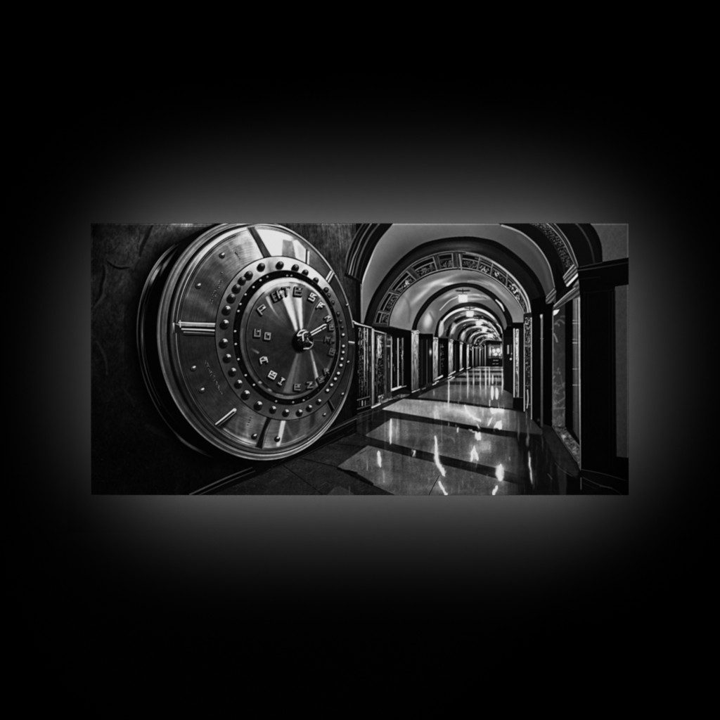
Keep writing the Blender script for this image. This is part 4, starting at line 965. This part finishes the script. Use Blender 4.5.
k_vault = new('printed_vaulted_ceiling', None, 'printed pale barrel ceiling of the corridor')
k_left = new('printed_left_colonnade', None, 'printed row of bronze doors along the left of the corridor')
k_right = new('printed_right_colonnade', None, 'printed piers and glazing along the right of the corridor')
idpoly(k_floor, FL)
idpoly(k_vault, [(344, 222), (629, 222), (629, 262), (560, 310), (540, 330), (503, 350), (440, 345), (361, 324), (361, 282), (344, 276)])
idpoly(k_left, [(357, 322), (372, 326), (392, 328), (412, 331), (420, 334), (438, 338), (448, 339), (460, 341), (470, 345), (486, 344), (486, 366.5), (470, 367), (452, 377), (411, 392), (372, 409), (357, 416)])
idpoly(k_right, [(503.4, 330.5), (511, 322.5), (524, 318), (532, 300), (546, 297), (561, 279), (575, 266), (603, 262), (629, 257.4), (629, 480), (581, 472), (553, 427), (532, 419), (513, 409), (512, 392), (503.4, 388)])
for nm, o, i, lab in [('printed_arch', A1o, A1i, 'plain dark arch nearest in the printed corridor'), ('printed_arch', A1i, A2i, 'carved and panelled arch of the printed corridor'),
                      ('printed_arch', A3o, A3i, 'third, slim dark arch of the printed corridor'), ('printed_arch', A4o, A4i, 'fourth, slim dark arch of the printed corridor')]:
    idpoly(new(nm, k_vault, lab), between(o, i), only=[k_vault])
idpoly(new('printed_arch', k_vault, 'ornamented arch cut off by the top right of the print'), list(smooth(R1, 6))+list(smooth(R6, 6))[::-1], only=[k_vault])
for k, (x, y, a, c) in enumerate(LAMPS): idpoly(new('printed_lamp', k_vault), [(x-a, y-c), (x+a, y-c), (x+a, y+c), (x-a, y+c)])
idpoly(new('printed_doorway', None, 'printed far doorway with a small lit window'), [(486, 340.5), (503.3, 341), (503.3, 366.5), (486, 366.5)])
for x0, x1, y0, y1, v in [(371.4, 375, 328, 407, 0), (384.3, 391.6, 334, 395, 0)]+PIL: idpoly(new('printed_pilaster', k_left), [(x0, y0), (x1, y0), (x1, y1-1), (x0, y1)])
for x0, x1, y0, y1 in [(357.6, 371.2, 327, 407), (375.4, 384.2, 333, 400), (392, 405, 337.4, 390), (419.6, 432.6, 339.4, 386), (438.4, 448, 342, 378)]:
    idpoly(new('printed_bronze_door', k_left), [(x0, y0), (x1, y0), (x1, y1-3), (x0, y1)], only=[k_left])
for nm, p in [('printed_pier', [(577, 268), (603, 262), (615, 260), (615, 478), (582, 472), (580.3, 300)]), ('printed_pier', [(531.9, 300), (552.2, 303), (552.2, 426), (531.9, 419)]),
              ('printed_glazing', [(552.4, 308), (565.3, 301), (565.3, 428), (552.4, 426)]), ('printed_capital', [(561, 279), (573, 263.5), (578.5, 269), (579, 275), (568, 287), (566, 285)]),
              ('printed_pilaster', [(523.8, 316), (531.8, 316), (531.8, 418.5), (523.8, 410)]), ('printed_pilaster', [(513.2, 328), (523.6, 328), (523.6, 398), (513.2, 398)])]:
    idpoly(new(nm, k_right), p, only=[k_right])
for nm, p in [('printed_floor_tile', TA), ('printed_floor_tile', TB), ('printed_floor_tile', TCt), ('printed_floor_tile', TD)]: idpoly(new(nm, k_floor), p, only=[k_floor])
k_door = new('printed_vault_door', None, 'printed round steel vault door with stepped rim')
idell(k_door, OUTER); idell(k_door, FRONT)
poly_between = [(177, 243), (196, 232), (214, 224), (230, 221), (225, 260), (180, 300)]
idpoly(k_door, poly_between)
idell(new('printed_door_plate', k_door), FIELD)
k_ring = new('printed_bolt_ring', k_door); idell(k_ring, PLATE)
for k, p in enumerate([[(173, 322.5), (222, 321.5), (227, 329), (222, 334.5), (173, 333)], [(246.5, 227.5), (254.5, 226.5), (262, 240), (274, 260), (272, 266), (265, 262), (256, 243)],
          [(331.5, 270), (334.5, 273), (327.5, 286), (322.5, 283)], [(344.6, 340), (354.5, 341.5), (354.5, 345), (344.6, 344)], [(324.5, 397), (327, 395), (334.5, 409), (331.5, 412.5)],
          [(270, 409), (276, 411), (265, 431), (262, 449), (255, 447), (262, 430)], [(235, 408.5), (236.5, 413), (222, 430), (214, 426)]]):
    idpoly(new('printed_locking_bar', k_door), p)
for x, y, r in BL: idell(new('printed_bolt', k_door), (x, y, r, r*.95, 0))
idell(new('printed_black_ring', k_door), KOUT)
idell(new('printed_medallion', k_door, None), KIN)
for ch, x, y, rot, a, c, v in LT: idell(new('printed_letter', k_door), (x, y, a*1.05, c*1.05, 0))
idell(new('printed_hub', k_door), (304.5, 339.6, 8.6, 8.6, 0))
idpoly(new('printed_handle', k_door), [(311, 331), (321, 325), (326, 323.5), (327, 327.5), (322, 330.5), (312, 336)])
CID = ID[K//2::K, K//2::K][:NR, :NC].copy()
# pieces of one part that other parts cut apart become parts of their own; specks join their neighbour
def split_pieces():
    fa = []
    def find(a):
        while fa[a] != a: fa[a] = fa[fa[a]]; a = fa[a]
        return a
    prev = []; allr = []
    for j in range(NR):
        row = CID[j]; cut = np.flatnonzero(np.diff(row))+1
        st = [0]+cut.tolist(); en = cut.tolist()+[NC]
        cur = []
        for a, e in zip(st, en): fa.append(len(fa)); cur.append((a, e, int(row[a]), len(fa)-1))
        q = 0
        for a, e, v, n in cur:
            while q < len(prev) and prev[q][1] <= a: q += 1
            z = q
            while z < len(prev) and prev[z][0] < e:
                if prev[z][2] == v: fa[find(prev[z][3])] = find(n)
                z += 1
        allr += [(j,)+c for c in cur]; prev = cur
    size = {}; runs = {}
    for j, a, e, v, n in allr:
        f = find(n); size[f] = size.get(f, 0)+e-a; runs.setdefault(f, []).append((j, a, e, v))
    big = {}
    for f in sorted(size, key=lambda f: -size[f]):
        v = runs[f][0][3]
        if size[f] < 60 and v in big:
            for j, a, e, _ in runs[f]: CID[j, a:e] = CID[j, a-1] if a > 0 else CID[j, min(e, NC-1)]
        elif v in big:
            nid = new(NAMES[v][0], NAMES[v][1], None)
            for j, a, e, _ in runs[f]: CID[j, a:e] = nid
        else: big[v] = f
split_pieces()

# =====================================================================
#  Blender scene
# =====================================================================
import bpy, bmesh
scn = bpy.context.scene
col = scn.collection
U = 1.2/(PX1-PX0)                                     # metres per print unit: the panel is 1.2 m long
YF = -.150                                            # front of the print, in front of the wall at y = 0
def wx(x): return (x-360)*U
def wz(y): return (360-y)*U

def nodes(name):
    m = bpy.data.materials.new(name); m.use_nodes = True
    nt = m.node_tree; return m, nt, nt.nodes['Principled BSDF']

def ink_material():
    m, nt, p = nodes('satin printed ink')
    a = nt.nodes.new('ShaderNodeAttribute'); a.attribute_name = 'ink'
    t = nt.nodes.new('ShaderNodeTexCoord'); n = nt.nodes.new('ShaderNodeTexNoise')
    n.inputs['Scale'].default_value = 900; n.inputs['Detail'].default_value = 2
    r = nt.nodes.new('ShaderNodeMapRange'); r.inputs['To Min'].default_value = .9; r.inputs['To Max'].default_value = 1.1
    mx = nt.nodes.new('ShaderNodeVectorMath'); mx.operation = 'SCALE'
    nt.links.new(t.outputs['Object'], n.inputs['Vector']); nt.links.new(n.outputs['Fac'], r.inputs['Value'])
    nt.links.new(a.outputs['Color'], mx.inputs[0]); nt.links.new(r.outputs['Result'], mx.inputs['Scale'])
    nt.links.new(mx.outputs['Vector'], p.inputs['Base Color'])
    p.inputs['Roughness'].default_value = .12; p.inputs['Specular IOR Level'].default_value = .4
    return m
def plain_material(name, c, rough, bump=0., scale=200., spec=.3):
    m, nt, p = nodes(name)
    t = nt.nodes.new('ShaderNodeTexCoord'); n = nt.nodes.new('ShaderNodeTexNoise'); n.inputs['Scale'].default_value = scale; n.inputs['Detail'].default_value = 4
    nt.links.new(t.outputs['Object'], n.inputs['Vector'])
    r = nt.nodes.new('ShaderNodeValToRGB'); r.color_ramp.elements[0].color = (c*.94, c*.94, c*.94, 1); r.color_ramp.elements[1].color = (c*1.06, c*1.06, c*1.06, 1)
    nt.links.new(n.outputs['Fac'], r.inputs['Fac']); nt.links.new(r.outputs['Color'], p.inputs['Base Color'])
    p.inputs['Roughness'].default_value = rough; p.inputs['Specular IOR Level'].default_value = spec
    if bump:
        b = nt.nodes.new('ShaderNodeBump'); b.inputs['Strength'].default_value = bump; b.inputs['Distance'].default_value = .001
        nt.links.new(n.outputs['Fac'], b.inputs['Height']); nt.links.new(b.outputs['Normal'], p.inputs['Normal'])
    return m
M_INK = ink_material()
M_WALL = plain_material('matt black wall paint', WALL_ALB, .9, .0, 60, .0)
M_BODY = plain_material('dark acrylic', .02, .3)
M_EDGE = plain_material('dark acrylic edge', .03, .3, 0, 300, .2)

root = bpy.data.objects.new('panel_print', None); col.objects.link(root)
root.location = (0, YF, wz((PY0+PY1)/2))
root.empty_display_size = .1
root['label'] = 'long black-and-white print of a round vault door beside an arched corridor, glowing from behind'
root['category'] = 'wall art'
root_inv = np.array(root.location)

# --- the picture: one sheet per depicted part, all cut from one vertex grid
tone = VG/255.
lin = np.where(tone <= .04045, tone/12.92, ((tone+.055)/1.055)**2.4)*INK
vx = np.array([wx(PX0+i/G) for i in range(NC+1)], np.float32); vz = np.array([wz(PY0+j/G) for j in range(NR+1)], np.float32)
objs = {}
for kid, (name, parent, label) in NAMES.items():
    jj_, ii_ = np.nonzero(CID == kid)
    if len(jj_) == 0: continue
    a = jj_*(NC+1)+ii_
    quad = np.stack([a+NC+1, a+NC+2, a+1, a], 1)      # faces the viewer (-Y)
    uniq, inv = np.unique(quad.ravel(), return_inverse=True)
    me = bpy.data.meshes.new(name)
    co = np.zeros((len(uniq), 3), np.float32)
    co[:, 0] = vx[uniq % (NC+1)]-root_inv[0]; co[:, 2] = vz[uniq//(NC+1)]-root_inv[2]
    me.vertices.add(len(uniq)); me.vertices.foreach_set('co', co.ravel())
    me.loops.add(quad.size); me.loops.foreach_set('vertex_index', inv.ravel().astype(np.int32))
    me.polygons.add(len(quad)); me.polygons.foreach_set('loop_start', np.arange(0, quad.size, 4, dtype=np.int32))
    me.update(calc_edges=True)
    at = me.color_attributes.new('ink', 'FLOAT_COLOR', 'POINT')
    g = lin.ravel()[uniq]; rgba = np.stack([g, g, g*1.0, np.ones_like(g)], 1).astype(np.float32)
    at.data.foreach_set('color', rgba.ravel())
    me.materials.append(M_INK)
    o = bpy.data.objects.new(name, me); col.objects.link(o)
    o.parent = objs.get(parent, root) if parent else root
    if label: o['label'] = label
    objs[kid] = o

# --- the panel itself: a slab with a fine bevelled acrylic lip round the picture
def slab(name, x0, x1, z0, z1, y0, y1, mat, bev=0.):
    bm = bmesh.new(); bmesh.ops.create_cube(bm, size=1)
    for v in bm.verts: v.co = ((x0+x1)/2+v.co.x*(x1-x0), (y0+y1)/2+v.co.y*(y1-y0), (z0+z1)/2+v.co.z*(z1-z0))
    if bev: bmesh.ops.bevel(bm, geom=bm.edges[:], offset=bev, segments=2, affect='EDGES', profile=.5)
    me = bpy.data.meshes.new(name); bm.to_mesh(me); bm.free(); me.materials.append(mat)
    o = bpy.data.objects.new(name, me); col.objects.link(o); o.parent = root; return o
hw, hh = (wx(PX1)-wx(PX0))/2, (wz(PY0)-wz(PY1))/2
cx_ = (wx(PX0)+wx(PX1))/2
slab('backing_board', cx_-hw+.0005, cx_+hw-.0005, -hh+.0005, hh-.0005, .0008, .018, M_BODY)
LIP = .0008
bm = bmesh.new()
def loop(r, y): return [bm.verts.new((cx_+sx*(hw+r), y, sz*(hh+r))) for sx, sz in ((-1, -1), (1, -1), (1, 1), (-1, 1))]
L = [loop(0, .0006), loop(0, -.0002), loop(LIP*.35, -.0006), loop(LIP*.8, .0002), loop(LIP, .0016), loop(LIP, .018), loop(0, .018)]
for A_, B_ in zip(L, L[1:]+L[:1]):
    for q in range(4): bm.faces.new((A_[q], A_[(q+1) % 4], B_[(q+1) % 4], B_[q]))
bmesh.ops.recalc_face_normals(bm, faces=bm.faces)
me = bpy.data.meshes.new('acrylic_edge'); bm.to_mesh(me); bm.free(); me.materials.append(M_EDGE)
o = bpy.data.objects.new('acrylic_edge', me); col.objects.link(o); o.parent = root; o['label'] = 'thin dark edge round the picture'

# --- wall
bm = bmesh.new()
for x, z in ((-6, -4), (6, -4), (6, 4), (-6, 4)): bm.verts.new((x, 0, z))
bm.faces.new(bm.verts[:])
me = bpy.data.meshes.new('wall'); bm.to_mesh(me); bm.free(); me.materials.append(M_WALL)
wall = bpy.data.objects.new('wall', me); col.objects.link(wall)
wall['kind'] = 'structure'; wall['label'] = 'plain black wall behind the panel, lit by the glow'

# --- lamps: the LED sheet fixed to the panel's back, and an unseen spot added high in front to light the print
def area(name, loc, sx, sy, e, spread, rot):
    l = bpy.data.lights.new(name, 'AREA'); l.shape = AREA_SHAPE; l.size = sx; l.size_y = sy; l.energy = e; l.spread = math.radians(spread)
    ob = bpy.data.objects.new(name, l); col.objects.link(ob); ob.location = loc; ob.rotation_euler = rot; return ob
zc = wz((PY0+PY1)/2)
for nm, w_, h_, e_, sp in LEDS:
    area(nm, (cx_+LED_DX, YF+.022, zc+.004), w_, h_, e_, sp, (math.radians(90), 0, 0))
sl = bpy.data.lights.new('added_print_spot', 'SPOT'); sl.energy = SPOT_E; sl.spot_size = math.radians(SPOT_A); sl.spot_blend = .35; sl.shadow_soft_size = .03
so = bpy.data.objects.new('added_print_spot', sl); col.objects.link(so)
so.location = (1.6, -4.2, zc+2.4)
from mathutils import Vector
d = Vector((cx_, YF, zc))-so.location
so.rotation_euler = d.to_track_quat('-Z', 'Y').to_euler()

w = bpy.data.worlds.new('World'); scn.world = w; w.use_nodes = True
w.node_tree.nodes['Background'].inputs['Color'].default_value = (0, 0, 0, 1); w.node_tree.nodes['Background'].inputs['Strength'].default_value = 0

# --- camera, square on to the panel
D = 3.4
cam = bpy.data.cameras.new('camera'); co_ = bpy.data.objects.new('camera', cam); col.objects.link(co_)
co_.location = (0, YF-D, 0); co_.rotation_euler = (math.radians(90), 0, 0)
cam.sensor_width = 36; cam.lens = 36*D/(720*U); cam.clip_start = .05; cam.clip_end = 100
scn.camera = co_
scn.view_settings.view_transform = 'Standard'; scn.view_settings.look = 'None'; scn.view_settings.exposure = 0; scn.view_settings.gamma = 1
scn.render.film_transparent = False
